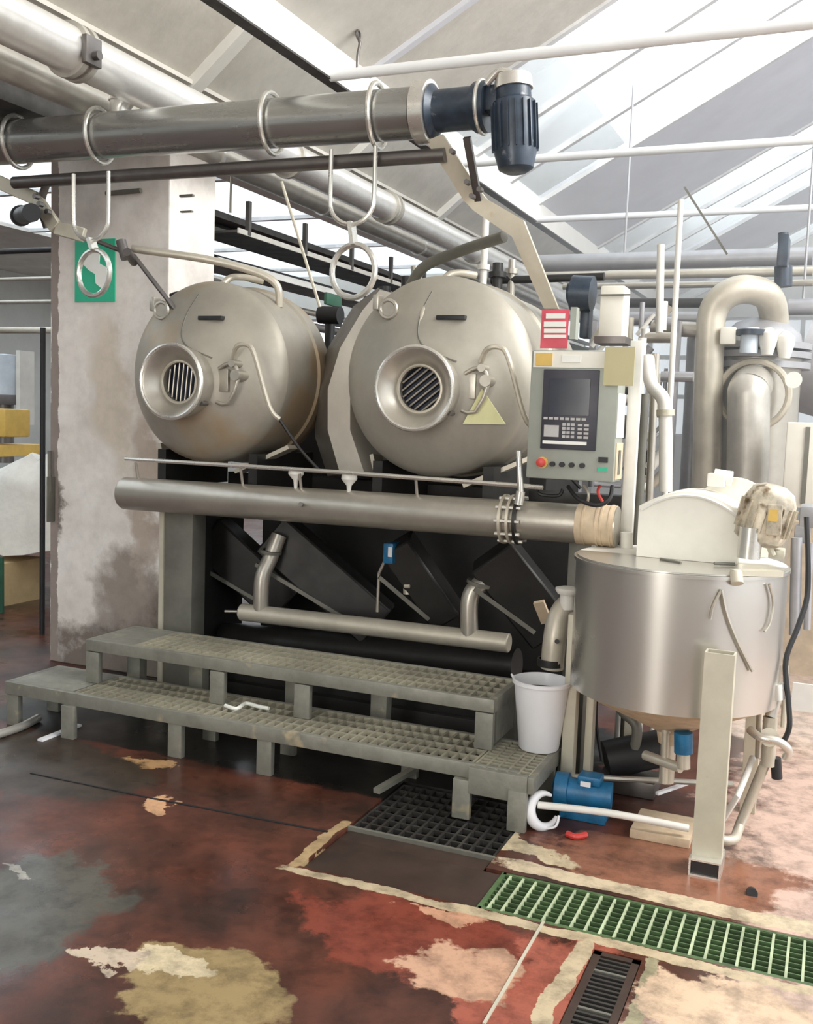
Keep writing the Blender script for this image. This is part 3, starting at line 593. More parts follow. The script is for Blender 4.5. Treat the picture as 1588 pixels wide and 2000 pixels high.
# gear between the drums
tag(MB().box((-2.81,5.2,2.156), (-2.8,5.5,2.067), 0.02).cyl((-2.792,5.2,2.112), (-2.66,5.2,2.108), 0.05, n=20).cyl(((-2.804,5.35,2.113)[0], 5.35, 1.9), (-2.804,5.35,2.113), 0.03, n=10).done('valve_actuator', 'black'), 'black actuator in the gap between the drums', 'valve')
tag(MB().box((-2.879,5.4,2.269), (-2.855,5.6,2.195), 0.015).done('switch_box', 'dgreen'), 'dark green box above the black actuator between the drums', 'box')
tag(MB().cyl((-3.366,4.62,2.173), (-3.348,4.62,2.11), 0.03, n=14).cyl((-3.358,4.62,2.124), (-3.357,4.62,2.08), 0.016, n=10).cyl((-3.391,4.6,2.157), (-3.294,4.6,2.156), 0.012, n=8).done('sensor_head', 'black'), 'small black sensor on top of the left drum by the pillar', 'sensor')
d = thing('valve_cluster', 'dark cluster of small valves and tubes at the upper left of the right drum', 'valves', (-2.058,4.6,2.082))
for a_, b_, r_, m_ in (((-2.157,4.7,2.196), (-2.153,4.7,2.094), 0.03, 'black'), ((-2.091,4.7,2.17), (-2.045,4.7,2.068), 0.025, 'black'), ((-2.06,4.75,2.252), (-2.055,4.75,2.124), 0.03, 'pipe_dark'), ((-2.167,4.65,2.152), (-1.998,4.65,2.125), 0.018, 'pipe_dark'), ((-2.041,4.8,2.309), (-2.031,4.8,2.207), 0.02, 'pipe')):
    MB().cyl(a_, b_, r_, n=12).done('valve_body', m_, d)

# ================================================================== HEADER PIPE, RAIL AND FRAME
HA, HB = Vector((-3.355,4.18,1.105)), Vector((-0.984,4.18,1.124))
d = thing('header_pipe', 'long thick dull steel header pipe running below both drums', 'pipe', HB)
ex = (HB - HA).normalized()
MB().lathe(HA, ex, [(0, 0), (0, 0.075), (0.012, 0.083), ((HB - HA).length + 0.165, 0.083), ((HB - HA).length + 0.165, 0)], 40).done('pipe_body', 'pipe', d)
MB().lathe(HB + ex * 0.0, ex, [(0, 0.083), (0, 0.086), (0.16, 0.086), (0.16, 0.083)], 40).done('tape_wrap', 'buff', d)
for dx in (0.03, 0.085, 0.105, 0.14):
    MB().lathe(HB + ex * dx, ex, [(0, 0.085), (0.0, 0.089), (0.008, 0.089), (0.008, 0.085)], 36).done('wrap_edge', 'buff', d)
fx = ((-1.277,4.18,1.12)[0] - HA.x)
for dx, m_ in ((fx - 0.035, 'pipe_light'), (fx, 'pipe_light'), (fx + 0.03, 'pipe_dark')):
    MB().lathe(HA + ex * dx, ex, [(0, 0.083), (0, 0.108), (0.012, 0.108), (0.012, 0.083)], 40).done('flange', m_, d)
bo = MB()
for a in range(10):
    c_ = HA + ex * (fx - 0.05) + Vector((0, math.cos(a * PI / 5) * 0.097, math.sin(a * PI / 5) * 0.097)); bo.cyl(c_, c_ + ex * 0.11, 0.008, n=6)
bo.done('flange_bolts', 'chrome', d)
MB().cyl((-2.276,4.1,1.125), (-2.26,4.07,1.128), 0.010, n=10).done('drain_plug', 'bar', d)
d = thing('safety_rail', 'thin round steel rail running over the header pipe in front of the drums', 'rail', (-1.153,4.12,1.275))
MB().tube([(-3.299,4.12,1.286), (-2.097,4.12,1.284), (-1.13,4.12,1.272)], 0.010, n=8, sm=1).done('rail_bar', 'chrome', d)
for px in ((-3.251,4.14,1.269), (-2.631,4.14,1.271), (-2.308,4.14,1.265), (-1.718,4.14,1.272)):
    v = Vector(px); MB().cyl(v + Vector((0, 0, 0.0)), v + Vector((0, 0.03, -0.11)), 0.007, n=8).done('rail_stay', 'pipe', d)
MB().cyl((-1.237,4.1,1.422), (-1.219,4.1,1.239), 0.013, n=10).cyl((-1.217,4.09,1.251), (-1.223,4.09,1.196), 0.02, n=10).done('end_post', 'chrome', d)
for px in ((-2.338,4.16,1.25), (-2.058,4.16,1.242)):
    v = Vector(px); lb = 'small white funnel knob under the rail, left of the pair' if v.x < -2.3 else 'small white funnel knob under the rail, right of the pair'
    tag(MB().lathe(v + Vector((0, 0, 0.03)), (0, 0, -1), [(0, 0), (0, 0.036), (0.02, 0.037), (0.05, 0.012), (0.09, 0.008), (0.09, 0)], 20).done('vent_cap', 'white'), lb, 'cap', 'white vent caps')
d = thing('support_trestle', 'grey steel frame carrying the drums and header pipe', 'frame', (-3.1, 4.5, 0))
LX0, LX1 = -3.199, -3.014
MB().box((LX0, 4.30, 0), (LX1, 4.42, 1.06), 0.004).done('front_post', 'frame', d)
MB().box((LX0 - 0.015, 4.29, 0), (LX0 + 0.012, 4.31, 1.06)).done('post_edge', 'post', d)
MB().box((LX0, 4.30, 1.06), (-0.95, 4.42, 1.16), 0.004).done('top_beam', 'frame', d)
MB().box((LX0, 4.9, 1.12), (-0.95, 5.0, 1.20), 0.004).done('rear_beam', 'pipe_dark', d)
MB().box((-1.05, 4.30, 0), (-0.95, 4.42, 1.06), 0.004).done('front_post', 'frame', d)
MB().box((LX0, 4.45, 0.03), (-0.95, 4.6, 0.12), 0.004).done('sole_beam', 'pipe_dark', d)
for ax in (-2.95, -1.715):
    for sx in (-0.30, 0.25): MB().box((ax + sx, 4.32, 1.14), (ax + sx + 0.05, 4.9, 1.335)).done('drum_support', 'pipe_dark', d)
MB().box((LX0 + 0.02, 4.42, 0.1), (LX0 + 0.05, 5.0, 1.06)).done('added_shade_panel', 'casing', d)  # added black sheet, blocks side light to darken the space under the machine
MB().box((LX0 + 0.05, 4.5, 0.0), (-1.05, 4.52, 0.30)).done('added_shade_plate', 'casing', d)  # added black sheet that deepens the shade behind the steps
# dark bodies under the drums
tag(MB().box((LX0 + 0.02, 5.25, 0), (-1.42, 6.0, 1.9), 0.02).box((LX0 + 0.06, 5.2, 0.2), (-1.0, 5.26, 1.1), 0.01).done('machine_casing', 'casing'), 'dull black casing in the shade behind the frame', 'casing')
for i, (a_, b_) in enumerate((((-2.71,4.6,0.913), (-2.151,4.75,0.455)), ((-3.212,4.75,0.86), (-2.793,4.9,0.472)), ((-1.956,4.5,0.931), (-1.729,4.65,0.561)), ((-1.467,4.5,0.922), (-1.192,4.65,0.559)))):
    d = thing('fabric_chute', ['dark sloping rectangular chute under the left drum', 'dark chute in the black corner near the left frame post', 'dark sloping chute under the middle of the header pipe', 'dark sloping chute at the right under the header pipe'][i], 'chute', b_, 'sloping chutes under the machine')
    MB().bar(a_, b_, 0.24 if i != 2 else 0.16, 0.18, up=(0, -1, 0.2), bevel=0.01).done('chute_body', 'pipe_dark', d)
    v0 = Vector(a_) + Vector((-0.04, -0.11, -0.16)); v1 = Vector(b_) + Vector((-0.06, -0.11, 0.0))
    MB().bar(v0, v1, 0.02, 0.02).done('edge_rib', 'frame', d)
d = thing('manifold_pipe', 'pale steel manifold pipe low under the machine with two upright elbows', 'pipe', (-1.323,4.42,0.525))
MA, MBp = Vector((-2.792,4.42,0.508)), Vector((-1.335,4.42,0.521)); ex2 = (MBp - MA).normalized(); ln = (MBp - MA).length
MB().lathe(MA, ex2, [(0, 0), (0, 0.036), (0.01, 0.045), (ln - 0.004, 0.045), (ln, 0.04), (ln, 0)], 28).done('pipe_body', 'pipe_light', d)
MB().cyl((-2.886,4.42,0.5), MA, 0.008, n=8).done('end_pin', 'pipe', d)
MB().tube([(-2.669,4.42,0.521), (-2.667,4.42,0.695), (-2.645,4.46,0.798), (-2.62,4.5,0.916)], 0.040, n=18).done('riser', 'pipe', d)
MB().tube([(-1.532,4.42,0.536), (-1.537,4.42,0.707), (-1.498,4.46,0.778), (-1.43,4.6,0.795)], 0.042, n=18).done('riser', 'pipe', d)
MB().lathe((-1.507,4.45,0.774), (0.25, 0, 1), [(0, 0.04), (0, 0.06), (0.015, 0.06), (0.015, 0.04)], 24).done('flange', 'frame', d)
MB().lathe((-2.646,4.46,0.825), (0.15, 0, 1), [(0, 0.04), (0, 0.058), (0.015, 0.058), (0.015, 0.04)], 24).done('flange', 'frame', d)
tag(MB().cyl((-3.098,4.75,0.273), (-1.361,4.65,0.362), 0.085, n=28).done('sump_pipe', 'pipe_dark'), 'thick black pipe on the ground line behind the upper step', 'pipe')
d = thing('solenoid_valve', 'small dark blue valve with pale face hanging under the header pipe', 'valve', (-1.938,4.4,0.893))
MB().box((-1.985,4.4,0.938), (-1.931,4.5,0.837), 0.01).done('valve_body', 'blue', d)
MB().box((-1.955,4.395,0.921), (-1.934,4.399,0.873)).done('face_label', 'plastic', d)
MB().cyl((-2.024,4.45,0.778), (-2.026,4.45,0.587), 0.008, n=8).cyl((-1.994,4.45,0.844), (-2.024,4.45,0.778), 0.008, n=8).done('drip_tube', 'pipe', d)
tag(MB().cyl((-1.892,4.5,0.746), (-1.889,4.5,0.683), 0.022, n=12).cyl((-1.89,4.46,0.727), (-1.863,4.46,0.729), 0.01, n=8).done('drain_cock', 'pipe_light'), 'little pale drain cock on the dark middle chute', 'valve')
tag(MB().bar((-1.214,4.45,0.724), (-1.184,4.5,0.623), 0.05, 0.02, up=(0, -1, 0)).done('warning_plate', 'buff'), 'buff plate on the lower end of the right chute', 'plate')

# ================================================================== STEPS
def grating(x0, x1, y0, y1, z, px, py, t, hgt, name, m, parent):
    mb = MB(); bm = mb.bm
    def qb(a, b):
        vs = [bm.verts.new((x, y, zz)) for zz in (a[2], b[2]) for x, y in ((a[0], a[1]), (b[0], a[1]), (b[0], b[1]), (a[0], b[1]))]
        for f in ((3, 2, 1, 0), (4, 5, 6, 7), (0, 1, 5, 4), (1, 2, 6, 5), (2, 3, 7, 6), (3, 0, 4, 7)): bm.faces.new([vs[i] for i in f])
    nx = max(1, round((x1 - x0) / px)); ny = max(1, round((y1 - y0) / py))
    for i in range(nx + 1): x = x0 + (x1 - x0) * i / nx; qb((x - t / 2, y0, z - hgt), (x + t / 2, y1, z))
    for i in range(ny + 1): y = y0 + (y1 - y0) * i / ny; qb((x0, y - t / 2, z - hgt), (x1, y + t / 2, z - 0.001))
    return mb.done(name, m, parent, kind='stuff', smooth=False)
d = thing('lower_step', 'low grey steel step with open grating top, nearest the red floor', 'step', (-2.3, 3.8, 0))
MB().box((-3.60, 3.615, 0.155), (-1.03, 3.64, 0.215), 0.004).done('front_rail', 'step', d)
MB().box((-3.60, 3.96, 0.155), (-0.96, 3.985, 0.215), 0.004).done('rear_rail', 'step', d)
MB().box((-1.22, 3.575, 0.11), (-0.985, 3.60, 0.215), 0.004).done('end_apron', 'step', d)
MB().box((-0.985, 3.575, 0.15), (-0.96, 3.985, 0.215), 0.004).done('end_rail', 'step', d)
MB().box((-3.60, 3.64, 0.155), (-3.575, 3.96, 0.215), 0.004).done('end_rail', 'step', d)
MB().box((-3.575, 3.64, 0.205), (-3.2, 3.96, 0.214)).done('landing_plate', 'step', d)
grating(-3.2, -1.225, 3.64, 3.96, 0.214, 0.045, 0.08, 0.010, 0.022, 'grating', 'grate_bars', d)
grating(-1.21, -0.985, 3.60, 3.96, 0.214, 0.045, 0.036, 0.009, 0.022, 'grating', 'grate_bars', d)
for x, y in ((-3.56, 3.66), (-2.62, 3.66), (-2.16, 3.66), (-1.25, 3.62), (-1.02, 3.60), (-3.2, 3.63), (-3.56, 3.93), (-2.62, 3.93), (-2.2, 3.93), (-1.6, 3.93), (-1.0, 3.93)):
    MB().box((x - 0.036, y - 0.035, 0), (x + 0.036, y - 0.005, 0.156), 0.003).done('leg', 'step', d)
d = thing('upper_step', 'higher grey steel step with grating top right in front of the machine', 'step', (-2.3, 4.0, 0.2))
MB().box((-3.27, 3.80, 0.370), (-1.20, 3.825, 0.425), 0.004).done('front_rail', 'step', d)
MB().box((-3.27, 4.15, 0.365), (-1.20, 4.175, 0.425), 0.004).done('rear_rail', 'step', d)
MB().box((-1.225, 3.825, 0.365), (-1.20, 4.15, 0.425), 0.004).done('end_rail', 'step', d)
MB().box((-3.27, 3.825, 0.365), (-3.245, 4.15, 0.425), 0.004).done('end_rail', 'step', d)
MB().box((-3.245, 3.825, 0.412), (-3.0, 4.15, 0.424)).done('landing_plate', 'step', d)
grating(-3.0, -1.225, 3.825, 4.15, 0.424, 0.046, 0.081, 0.010, 0.022, 'grating', 'grate_bars', d)
MB().box((-1.222, 3.86, 0.23), (-1.205, 4.14, 0.365)).done('end_panel', 'step', d)
for x in (-3.23, -2.52, -2.08, -1.24):
    MB().box((x - 0.038, 3.80, 0.215), (x + 0.038, 3.83, 0.366), 0.003).done('leg', 'step', d)
for x in (-3.23, -2.85, -2.3, -1.85, -1.24):
    MB().box((x - 0.04, 4.11, 0), (x + 0.04, 4.17, 0.366), 0.003).done('rear_leg', 'step', d)
tag(MB().tube([(-2.458,3.78,0.222), (-2.389,3.765,0.222), (-2.397,3.853,0.222), (-2.322,3.841,0.222), (-2.266,3.837,0.222)], 0.009, n=8).done('rag_strip', 'sign_white'), 'crumpled white rag strip lying on the lower step grating', 'rag')

# ================================================================== DRAINS
d = thing('drain_grating', 'green resin grating over the floor channel at lower right', 'grating', (0.3, 3.08, -0.02))
gm = MB()
for k in range(9): y = 2.962 + k * 0.0308; gm.box((-0.945, y, -0.020), (3.5, y + 0.005, -0.005))
gm.done('long_bars', 'drain_green', d, kind='stuff', smooth=False)
gm = MB()
for k in range(99): x = -0.93 + k * 0.0447; gm.box((x, 2.957, -0.016), (x + 0.008, 3.213, -0.0035))
gm.done('cross_bars', 'drain_pale', d, kind='stuff', smooth=False)
MB().box((-0.955, 2.945, -0.034), (3.5, 2.958, -0.003)).box((-0.955, 3.212, -0.034), (3.5, 3.225, -0.003)).box((-0.96, 2.945, -0.034), (-0.945, 3.225, -0.003)).done('edge_frame', 'drain_green', d)
d = thing('channel_cover', 'dark brown wet cover plate over the channel between the two gratings', 'cover', (-1.3, 3.1, -0.02))
MB().box((-1.595, 2.945, -0.03), (-0.965, 3.222, -0.012), 0.003).done('cover_plate', 'plate', d)
MB().box((-1.595, 3.222, -0.03), (-1.03, 3.31, -0.012), 0.003).done('rear_plate', 'plate', d)
MB().box((-1.6, 3.31, -0.03), (-1.02, 3.325, 0.002)).done('edge_strip', 'frame', d)
d = thing('pit_grating', 'dark wet grating half under the lower step', 'grating', (-1.3, 3.5, -0.02))
grating(-1.59, -1.03, 3.33, 3.83, -0.006, 0.045, 0.06, 0.010, 0.02, 'grating_mesh', 'drain_dark', d)
MB().bar((-1.626,3.621,0.03), (-1.568,3.896,0.05), 0.03, 0.02).done('loose_bar', 'step', d)
d = thing('slot_drain', 'narrow dark slotted drain running towards the viewer at the bottom', 'drain', (-0.49, 2.4, -0.02))
MB().box((-0.557, 1.9, -0.03), (-0.535, 2.857, -0.002)).box((-0.445, 1.9, -0.03), (-0.423, 2.857, -0.002)).box((-0.557, 2.835, -0.03), (-0.423, 2.857, -0.002)).done('edge_frame', 'plate', d)
for k in range(40):
    y = 1.95 + k * 0.0222
    if y < 2.83: MB().box((-0.54, y, -0.028), (-0.44, y + 0.009, -0.003)).done('slat', 'drain_dark' if k % 9 else 'frame', d)

# ================================================================== CONTROL PANEL
X0, X1, ZB, ZT, YF = -1.195, -0.828, 1.312, 1.842, 4.08
d = thing('control_cabinet', 'grey-green control cabinet with dark screen and keypad beside the right drum', 'control panel', (-1.0, 4.2, ZB))
enc = MB().box((X0, YF, ZB), (X1, YF + 0.15, ZT), 0.008).done('enclosure', 'panel', d)
W_, H_ = X1 - X0, ZT - ZB
def pb(u0, v0, u1, v1, t0, t1, name, m, parent=d, bev=0.0):
    b = MB().box((X0 + u0 * W_, YF - t1, ZB + v0 * H_), (X0 + u1 * W_, YF - t0, ZB + v1 * H_), bev)
    return b.done(name, m, parent) if parent is d else sub(b, name, m, parent)
pb(0.03, 0.865, 0.97, 0.99, 0.0, 0.004, 'top_strip', 'cream')
pb(0.06, 0.88, 0.25, 0.975, 0.004, 0.008, 'warning_label', 'yellow')
pb(0.36, 0.905, 0.57, 0.96, 0.004, 0.007, 'maker_plate', 'sign_white')
bz = pb(0.16, 0.235, 0.79, 0.85, 0.0, 0.012, 'display_unit', 'bezel', bev=0.003)
pb(0.24, 0.50, 0.70, 0.78, 0.012, 0.016, 'screen', 'screen', bz)
for k in range(8): pb(0.19 + k * 0.062, 0.463, 0.235 + k * 0.062, 0.482, 0.012, 0.018, 'function_key', 'key', bz)
pb(0.20, 0.33, 0.37, 0.42, 0.012, 0.017, 'key_block', 'key', bz)
for r_ in range(4):
    for c_ in range(3): pb(0.41 + c_ * 0.05, 0.325 + r_ * 0.031, 0.448 + c_ * 0.05, 0.347 + r_ * 0.031, 0.012, 0.018, 'number_key', 'key', bz)
    for c_ in range(2): pb(0.585 + c_ * 0.07, 0.325 + r_ * 0.031, 0.635 + c_ * 0.07, 0.343 + r_ * 0.031, 0.012, 0.018, 'menu_key', 'key', bz)
pb(0.19, 0.275, 0.69, 0.30, 0.012, 0.016, 'lower_strip', 'sign_white', bz)
def knob(u, v, r, dd, name, m, parent=d):
    c = Vector((X0 + u * W_, YF, ZB + v * H_)); b = MB().cyl(c, c + Vector((0, -dd, 0)), r, n=18)
    return b.done(name, m, parent) if parent is d else sub(b, name, m, parent)
e_ = knob(0.19, 0.125, 0.024, 0.006, 'emergency_stop', 'yellow'); c = Vector((X0 + 0.18 * W_, YF, ZB + 0.125 * H_))
sub(MB().lathe(c, (0, -1, 0), [(0, 0.010), (0.012, 0.010), (0.015, 0.019), (0.028, 0.017), (0.033, 0)], 20), 'push_button', 'red', e_)
for u in (0.31, 0.42, 0.53, 0.65): knob(u, 0.118, 0.0105, 0.018, 'selector_knob', 'black')
pb(0.83, 0.15, 0.93, 0.19, 0.0, 0.012, 'key_switch', 'black')
pb(0.82, 0.08, 0.93, 0.11, 0.0, 0.003, 'small_label', 'green_sign')
MB().box((X1, YF + 0.02, ZB + 0.01), (X1 + 0.004, YF + 0.15, ZB + 0.16)).done('side_hatch', 'buff', d)
MB().box((X1 + 0.004, YF + 0.06, ZB + 0.03), (X1 + 0.007, YF + 0.10, ZB + 0.13)).done('side_handle', 'frame', d)
MB().box((X1, YF + 0.005, ZB + 0.18), (X1 + 0.003, YF + 0.15, ZB + 0.36)).done('side_plate', 'white', d)
tag(MB().box((-0.883,4.05,1.855), (-0.763,4.055,1.701)).done('blank_plate', 'khaki'), 'plain khaki square plate at the upper right corner of the control panel', 'plate')
# cables and hoses under the panel
for pts, r_, lb, m_ in (
    ([(-1.029,4.15,1.281), (-0.97,4.1,1.234), (-0.89,4.08,1.215), (-0.844,4.1,1.242), (-0.844,4.15,1.292)], 0.009, 'thick black cable looping under the control panel', 'black'),
    ([(-0.971,4.18,1.287), (-0.943,4.16,1.253), (-0.953,4.17,1.198)], 0.006, 'short pale cable under the middle of the control panel', 'pipe_light'),
    ([(-0.902,4.18,1.291), (-0.904,4.16,1.262), (-0.878,4.17,1.214)], 0.006, 'short dark red cable under the right end of the control panel', 'red'),
    ([(-1.175,4.2,1.274), (-1.157,4.18,1.239), (-1.083,4.2,1.236), (-1.063,4.2,1.265)], 0.008, 'black cable looping under the left end of the control panel', 'black')):
    tag(MB().tube(pts, r_, n=8).done('cable', m_), lb, 'cable')
# white post carrying the panel
d = thing('white_post', 'white square steel post behind the right edge of the control panel', 'post', (-0.787,4.24,1.019))
MB().box((-0.82, 4.24, 1.022), (-0.77, 4.28, 1.895), 0.004).done('post_shaft', 'white', d)
MB().cyl((-0.784,4.2,1.101), (-0.78,4.2,1.024), 0.026, n=18).done('post_foot', 'white', d)
d = thing('white_pipe', 'off-white vertical pipe with elbow top, right of the control panel', 'pipe', (-0.697,4.6,1.278))
MB().tube([(-0.696,4.6,1.255), (-0.714,4.6,1.552), (-0.731,4.6,1.665), (-0.791,4.62,1.733), (-0.827,4.7,1.852)], 0.030, n=16).done('pipe_run', 'white', d)
MB().cyl((-0.718,4.6,1.62), (-0.716,4.6,1.593), 0.04, n=20).done('union', 'post', d)
for x_, y0_, y1_, r_, Y_, m_, lb in ((1253,780,960,0.028,4.7,'frame','dark grey vertical pipe close right of the white post'), (1278,800,960,0.018,4.75,'pipe','thin grey vertical pipe between white post and off-white pipe'), (1243,600,770,0.02,4.8,'white','white vertical conduit above the khaki plate')):
    a_ = {1253: ((-0.827,4.7,1.242), (-0.839,4.7,1.689)), 1278: ((-0.775,4.75,1.242), (-0.8,4.75,1.878)), 1243: ((-0.88,4.8,1.691), (-0.874,4.8,1.952))}[x_]
    tag(MB().cyl((a_[0][0], a_[0][1], 0), a_[1], r_, n=14).done('vertical_pipe', m_), lb, 'pipe')
# red and white notice above the panel
d = thing('notice_board', 'red and white notice sign standing above the control panel', 'sign', (-1.233,4.35,1.869))
MB().box((-1.236,4.35,1.869), (-1.115,4.356,2.035)).done('board', 'sign_red', d)
for y0_, y1_ in ((0, 0), (1, 0), (2, 0)): pass
for a_, b_ in (((-1.223,4.345,1.962), (-1.124,4.349,1.984)), ((-1.221,4.345,1.935), (-1.123,4.349,1.953)), ((-1.22,4.345,1.913), (-1.121,4.349,1.927))): MB().box(a_, b_).done('text_line', 'sign_white', d)
MB().box((-1.215,4.345,1.997), (-1.13,4.349,2.019)).done('header_line', 'sign_white', d)
MB().box((-1.107,4.35,1.909), (-1.081,4.4,2.046)).done('side_plate', 'panel', d)
d = thing('junction_box', 'pale pinkish grey box behind the top of the control panel', 'box', (-1.083,4.8,1.952))
MB().box((-1.083,4.8,1.947), (-0.97,4.95,2.196), 0.01).done('box_body', 'cream', d)
MB().box((-1.091,4.79,2.147), (-0.94,4.799,2.155)).done('lid_gap', 'frame', d)
MB().box((-1.097,4.78,1.926), (-0.949,4.96,1.958)).done('shelf_bracket', 'bar', d)
d = thing('pump_motor', 'dark grey motor behind the red notice', 'motor', (-1.223,4.9,2.133))
MB().cyl((-1.243,4.9,2.177), (-1.142,4.9,2.171), 0.085, n=24).cyl((-1.263,4.9,2.177), (-1.243,4.9,2.177), 0.05, n=20).done('motor_barrel', 'motor', d)
MB().box((-1.206,4.92,1.962), (-1.157,5,2.119), 0.01).done('motor_mount', 'motor', d)

# ================================================================== TANK
TX, TY, TR, TZ0, TZ1 = -0.535, 4.0, 0.398, 0.52, 1.03
d = thing('mixing_tank', 'round brushed steel tank on legs at right with pale curved hood', 'tank', (TX, TY, 0))
MB().lathe((TX, TY, TZ0), (0, 0, 1), [(0, TR), (TZ1 - TZ0 - 0.012, TR), (TZ1 - TZ0 - 0.012, TR + 0.008), (TZ1 - TZ0, TR + 0.008), (TZ1 - TZ0, TR - 0.01), (TZ1 - TZ0 - 0.03, TR - 0.012), (TZ1 - TZ0 - 0.03, 0)], 96).done('tank_wall', 'tank', d)
MB().lathe((TX, TY, 0.30), (0, 0, 1), [(0, 0.04), (0.05, 0.05), (0.175, TR - 0.09), (0.21, TR - 0.02), (0.22, TR)], 72).done('cone_bottom', 'buff', d)
MB().cyl((TX, TY, 0.14), (TX, TY, 0.32), 0.03, n=16).done('outlet_pipe', 'pipe_light', d)
# flat half lid in front
mb = MB(); n = 40; poly = [(TX + (TR - 0.004) * math.cos(PI + k * PI / n), TY + (TR - 0.004) * math.sin(PI + k * PI / n) * 1.0, TZ1 + 0.001) for k in range(n + 1)]
mb.prism(poly, (0, 0, 0.006)); mb.done('flat_lid', 'tank', d)
mb = MB(); poly = [(TX + (TR - 0.004) * math.cos(k * PI / n), TY + (TR - 0.004) * math.sin(k * PI / n), TZ1 + 0.001) for k in range(n + 1)]
mb.prism(poly, (0, 0, 0.006)); mb.done('rear_lid', 'white', d)
# hood: arched front panel with depth
def arch(x0, x1, y, z0, zs, zm, n=16):
    pts = [(x0, y, z0)]
    for k in range(n + 1):
        t_ = k / n; pts.append((x0 + (x1 - x0) * t_, y, zs + (zm - zs) * (1 - (2 * t_ - 1) ** 2)))
    pts.append((x1, y, z0)); return pts
hx0, hx1 = -0.695, -0.319
hd = MB().prism(arch(hx0, hx1, 3.95, TZ1 + 0.008, 1.235, 1.30), (0, 0.30, 0)).done('hood', 'cream', d)
sub(MB().tube(arch(hx0 + 0.01, hx1 - 0.01, 3.945, 1.2, 1.222, 1.288)[1:-1], 0.007, n=6, sm=1), 'hood_rim', 'white', hd)
sub(MB().prism(arch(hx0 + 0.16, hx1 + 0.11, 4.251, TZ1 + 0.008, 1.25, 1.35), (0, 0.06, 0)), 'rear_hood', 'cream', hd)
MB().tube([(-0.594,3.9,1.041), (-0.511,3.85,1.039)], 0.006, sm=1).done('lid_handle', 'frame', d)
MB().tube([(-0.392,3.86,1.048), (-0.323,3.9,1.046)], 0.006, sm=1).done('lid_handle', 'frame', d)
MB().cyl((-0.448,4.2,1.355), (-0.379,4.2,1.348), 0.03, n=14).box((-0.47,4.15,1.315), (-0.402,4.22,1.367), 0.006).done('lid_fitting', 'white', d)
# legs
LPX0, LPX1 = -0.372, -0.272
mb = MB(); t_ = 0.006
for a_, b_ in (((LPX0, 3.54, 0.03), (LPX1, 3.546, 0.78)), ((LPX0, 3.60, 0.03), (LPX1, 3.60 + t_, 0.78)), ((LPX0, 3.546, 0.03), (LPX0 + t_, 3.60, 0.78)), ((LPX1 - t_, 3.546, 0.03), (LPX1, 3.60, 0.78))): mb.box(a_, b_)
mb.done('leg', 'post', d)
mb = MB()
for a_, b_ in (((LPX0 - 0.004, 3.50, 0), (LPX1 + 0.004, 3.64, 0.006)), ((LPX0 - 0.004, 3.50, 0.054), (LPX1 + 0.004, 3.64, 0.06)), ((LPX0 - 0.004, 3.50, 0.006), (LPX0 + 0.003, 3.64, 0.054)), ((LPX1 - 0.003, 3.50, 0.006), (LPX1 + 0.004, 3.64, 0.054))): mb.box(a_, b_)
mb.box((LPX0 + 0.003, 3.60, 0.006), (LPX1 - 0.003, 3.63, 0.054)); mb.done('box_foot', 'chrome', d)
MB().box((LPX0 + 0.004, 3.512, 0.007), (LPX1 - 0.004, 3.60, 0.053)).done('foot_plug', 'black', d)
for x, y, zt, wx in ((-0.925, 3.97, 0.78, 0.05), (-0.86, 4.05, 0.6, 0.03), (-0.235, 4.22, 0.6, 0.06), (-0.75, 4.38, 0.6, 0.05)):
    MB().box((x - wx / 2, y - 0.03, 0), (x + wx / 2, y + 0.03, zt), 0.003).done('leg', 'post', d)
MB().cyl((-0.955, 3.97, 0.10), (-0.3, 4.22, 0.10), 0.012, n=8).done('leg_brace', 'pipe', d)
# rod handle hanging on the tank wall
def on_tank(px, r_=TR + 0.012):
    return px
def wallpt(ang, z, r_=TR + 0.010): return (TX + r_ * math.sin(ang), TY - r_ * math.cos(ang), z)
MB().tube([wallpt(0.50, 0.985), wallpt(0.56, 0.90), wallpt(0.68, 0.80), wallpt(0.86, 0.69)], 0.006, n=6).tube([wallpt(0.50, 0.985), wallpt(0.44, 0.93), wallpt(0.42, 0.88)], 0.005, n=6).tube([wallpt(1.0, 1.0), wallpt(1.08, 0.93), wallpt(1.05, 0.86), wallpt(0.98, 0.83)], 0.005, n=6).done('wall_rods', 'pipe', d)
MB().bar((-0.313,3.7,1.042), (-0.156,3.8,1.04), 0.035, 0.02).cyl((-0.299,3.68,1.046), (-0.29,3.66,1.009), 0.022, n=12).done('rim_bracket', 'post', d)
# motor on tank
d = thing('stirrer_motor', 'stained cream geared motor tilted on top of the tank at right', 'motor', (-0.269,4,1.072))
m0 = Vector((-0.254,3.96,1.122)); m1 = Vector((-0.201,3.96,1.344)); dm = (m1 - m0).normalized(); Lm = (m1 - m0).length
MB().lathe(m0, dm, [(0, 0), (0, 0.06), (0.02, 0.092), (0.05, 0.094), (Lm - 0.06, 0.094), (Lm - 0.02, 0.075), (Lm, 0.04), (Lm, 0)], 28).done('motor_barrel', 'geared', d)
MB().cyl((-0.276,3.9,1.073), (-0.272,3.9,1.188), 0.042, n=20).done('coupling', 'chrome', d)
MB().box((-0.22,3.85,1.168), (-0.168,3.9,1.28), 0.008).done('terminal_box', 'geared', d)
MB().box((-0.214,3.84,1.22), (-0.182,3.849,1.264)).done('rating_label', 'yellow', d)
fb = MB(); qm = dm.to_track_quat('Z', 'Y').to_matrix()
